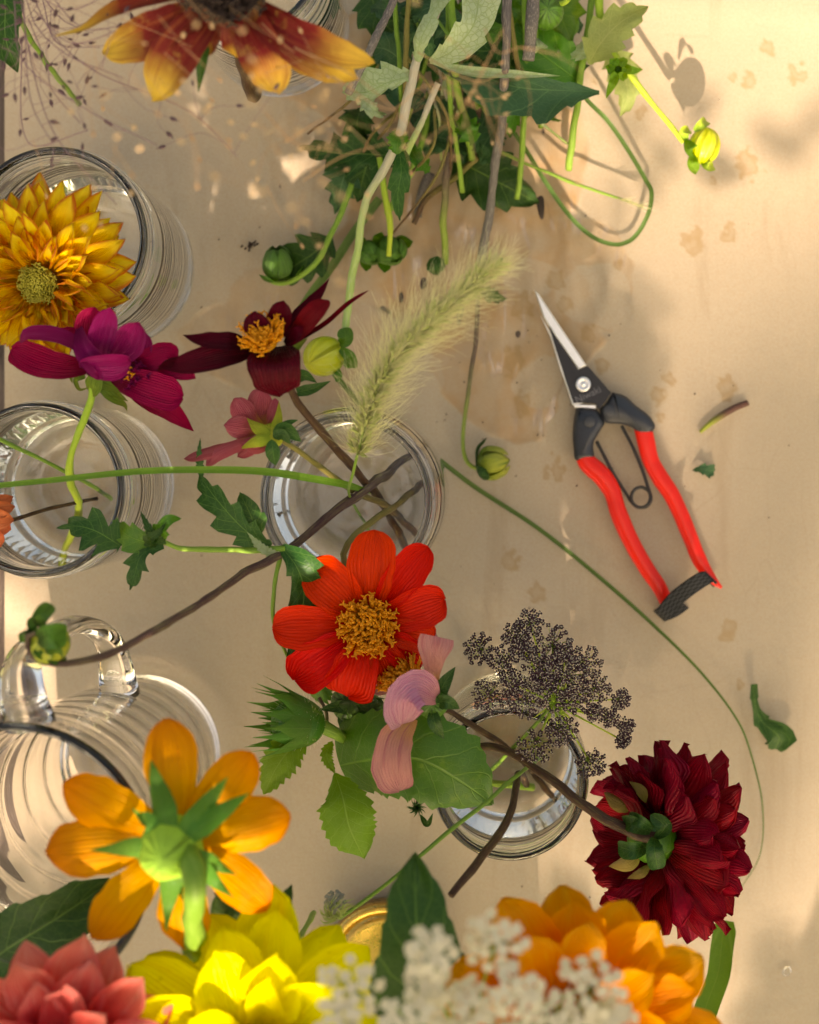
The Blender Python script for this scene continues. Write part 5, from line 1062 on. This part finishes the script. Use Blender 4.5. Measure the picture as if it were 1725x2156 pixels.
V, F, U = tube(w_, .0009, 150, 8); mesh('spring', V, F, WIRE, sn, uv=U)
T = NT('webbing'); uv = T.n('UVMap').outputs[0]; ck = T.n('TexChecker'); T.l(uv, ck.inputs[0]); ck.inputs['Scale'].default_value = 15
T.l(T.principled(T.mix(ck.outputs['Fac'], (.004, .0045, .005), (.026, .029, .03)), .75, .25, T.bump(ck.outputs['Fac'], 1., .0012)).outputs[0], T.out.inputs[0])
def band(pts, wv, th):
    S = cr(pts, 60); V = []; F = []; U = []
    for i, s in enumerate(S):
        Tn = (S[min(i+1, 60)]-S[max(i-1, 0)]).normalized(); n = Tn.cross(wv).normalized()*th
        for k, (a, b_) in enumerate(((-1, -1), (1, -1), (1, 1), (-1, 1))): V.append(s+wv*a*.5+n*b_*.5); U.append((max(0, a)*.5 if b_ < 0 else .5+max(0, -a)*.5, i/60*1.9))
    for i in range(50):
        for k in range(4): F.append((i*4+k, i*4+(k+1) % 4, (i+1)*4+(k+1) % 4, (i+1)*4+k))
    return V, F, U
wv = (q5(1165, 1665, .01)-q5(1105, 1610, .01)); wv = Vector((wv.x, wv.y, -.004))*1.0
V, F, U = band([q5(1172, 1660, .006), q5(1185, 1645, .013), q5(1160, 1640, .0175), q5(1080, 1690, .019), q5(1000, 1755, .018), q5(945, 1822, .0165), q5(925, 1832, .012), q5(940, 1830, .005), q5(1000, 1800, .003), q5(1090, 1730, .003), q5(1150, 1690, .004)], wv, .0011)
mesh('strap', V, F, T.m, sn, uv=U, smooth=False)
cu = bpy.data.curves.new('lettering', 'FONT'); cu.body = 'Niwaki'; cu.size = .0050; cu.extrude = .00005; cu.align_x = 'CENTER'; cu.align_y = 'CENTER'
tmp = bpy.data.objects.new('lettering', cu); COL.objects.link(tmp); bpy.context.view_layer.update()
dg = bpy.context.evaluated_depsgraph_get(); me = bpy.data.meshes.new_from_object(tmp.evaluated_get(dg)); bpy.data.objects.remove(tmp)
me.materials.clear(); me.materials.append(plain('etched_grey', (.16, .16, .17), .5, .5)); lo = bpy.data.objects.new('lettering', me); COL.objects.link(lo); lo.parent = sn
lo.location = q5(568, 726, .01612)-ORG[sn]; lo.rotation_euler = (0, 0, math.radians(25))

# ------------------------------------------------------------ scraps on the paper

V, F, U = tube(PP([(1474, 910, .003), (1500, 888, .0035), (1545, 860, .0035), (1575, 848, .003)]), [.0010, .0016, .0017, .0016], 20, 10)

mesh('plant_scrap', V, F, stem_mat('stem_scrap_mat', (.25, .3, .04), (.1, .045, .035), (.3, .2, .1), .4, grad=(.1, .6)), uv=U, loc=P(1474, 910), label='short cut piece of stem lying alone right of the snips', cat='stem')
def scrap(nm, label, spine, w_, mat, **k):
    zs = .004; kw = dict(prof='leaf', serr=.2, nserr=3, cup=.6, ruff=.4, nu=10, nv=24, seed=4); kw.update(k)
    V, F, U = sheet(PP(spine), M(w_, zs)/2, UP, **kw); mesh(nm, V, F, mat, loc=P(*spine[0]), uv=U, label=label, cat='leaf scrap')
scrap('leaf_scrap', 'tiny grey green leaf fragment below the cut stem piece', [(1458, 990, .003), (1480, 988, .006), (1504, 995, .003)], 30, G_TEAL, prof=[(0, .05), (.4, .7), (.8, 1), (1, .5)])
scrap('leaf_scrap', 'twisted dark green leaf scrap at the right edge', [(1588, 1440, .014), (1590, 1480, .012), (1605, 1520, .008), (1640, 1552, .008), (1632, 1578, .004)], 62, G_DK, prof=[(0, .25), (.35, .3), (.6, .7), (.85, 1), (1, .5)])
# crumbs of soil
rs = random.Random(3); b = B()
for i in range(75):
    x, y = (rs.uniform(20, 1720), rs.uniform(0, 2150)) if i < 38 else (rs.gauss(1080, 160), rs.gauss(820, 130))
    b.add(blob(P(x, y, .0018), rs.uniform(.0002, .0007), rs.uniform(.0002, .0005), .0003, nu=6, nv=4, bump=.4, seed=i))
for i in range(16): b.add(blob(P(525+rs.gauss(0, 9), 515-rs.gauss(0, 5), .002), .0009, .0006, .0004, nu=6, nv=4, bump=.5, seed=i))
b.build('soil_crumbs', plain('soil', (.05, .025, .012), .9, nz=.4), loc=P(1000, 800), kind='stuff', label='dark specks of soil and seed scattered on the paper', cat='soil')
b = B().add(blob(P(1657, 2045, .0015), .0026, .0019, .0005, nu=20, nv=8, bump=.3)); b.build('water_drop', MT['water'], loc=P(1657, 2045), label='small water drop on the paper near the bottom right corner', cat='water drop')

V, F, U = sheet(PP([(1000, 1500, .075), (1050, 1490, .077), (1100, 1475, .076)]), .0045, UP, 'tith', .6, seed=4)
mesh('fallen_petal', V, F, petal_mat('petal_fallen', (.7, .35, .2), (.7, .2, .2), (.8, .25, .25), None, .3, .4), loc=P(1050, 1490, .07), uv=U, label='pink petal floating in the smaller jar under the purple lace flower', cat='petal')
rs = random.Random(31); b = B()
for (jx, jy, r, a0, a1) in ((772, 1040, .0409, 2.4, 3.6), (210, 1022, .0382, 2.6, 4.2), (772, 1040, .0409, 4.2, 5.2)):
    cc = P(jx, jy, 0)
    for i in range(46):
        a = rs.uniform(a0, a1); z = rs.uniform(.08, .093) if i % 3 else rs.uniform(.05, .09); q = rs.uniform(.0003, .0009)
        b.add(blob(cc+Vector((math.cos(a)*(r-.0003), math.sin(a)*(r-.0003), z)), q, q, q, nu=8, nv=6))
b.build('water_droplets', MT['water'], loc=P(772, 1040), kind='stuff', label='small water droplets clinging inside the jars')
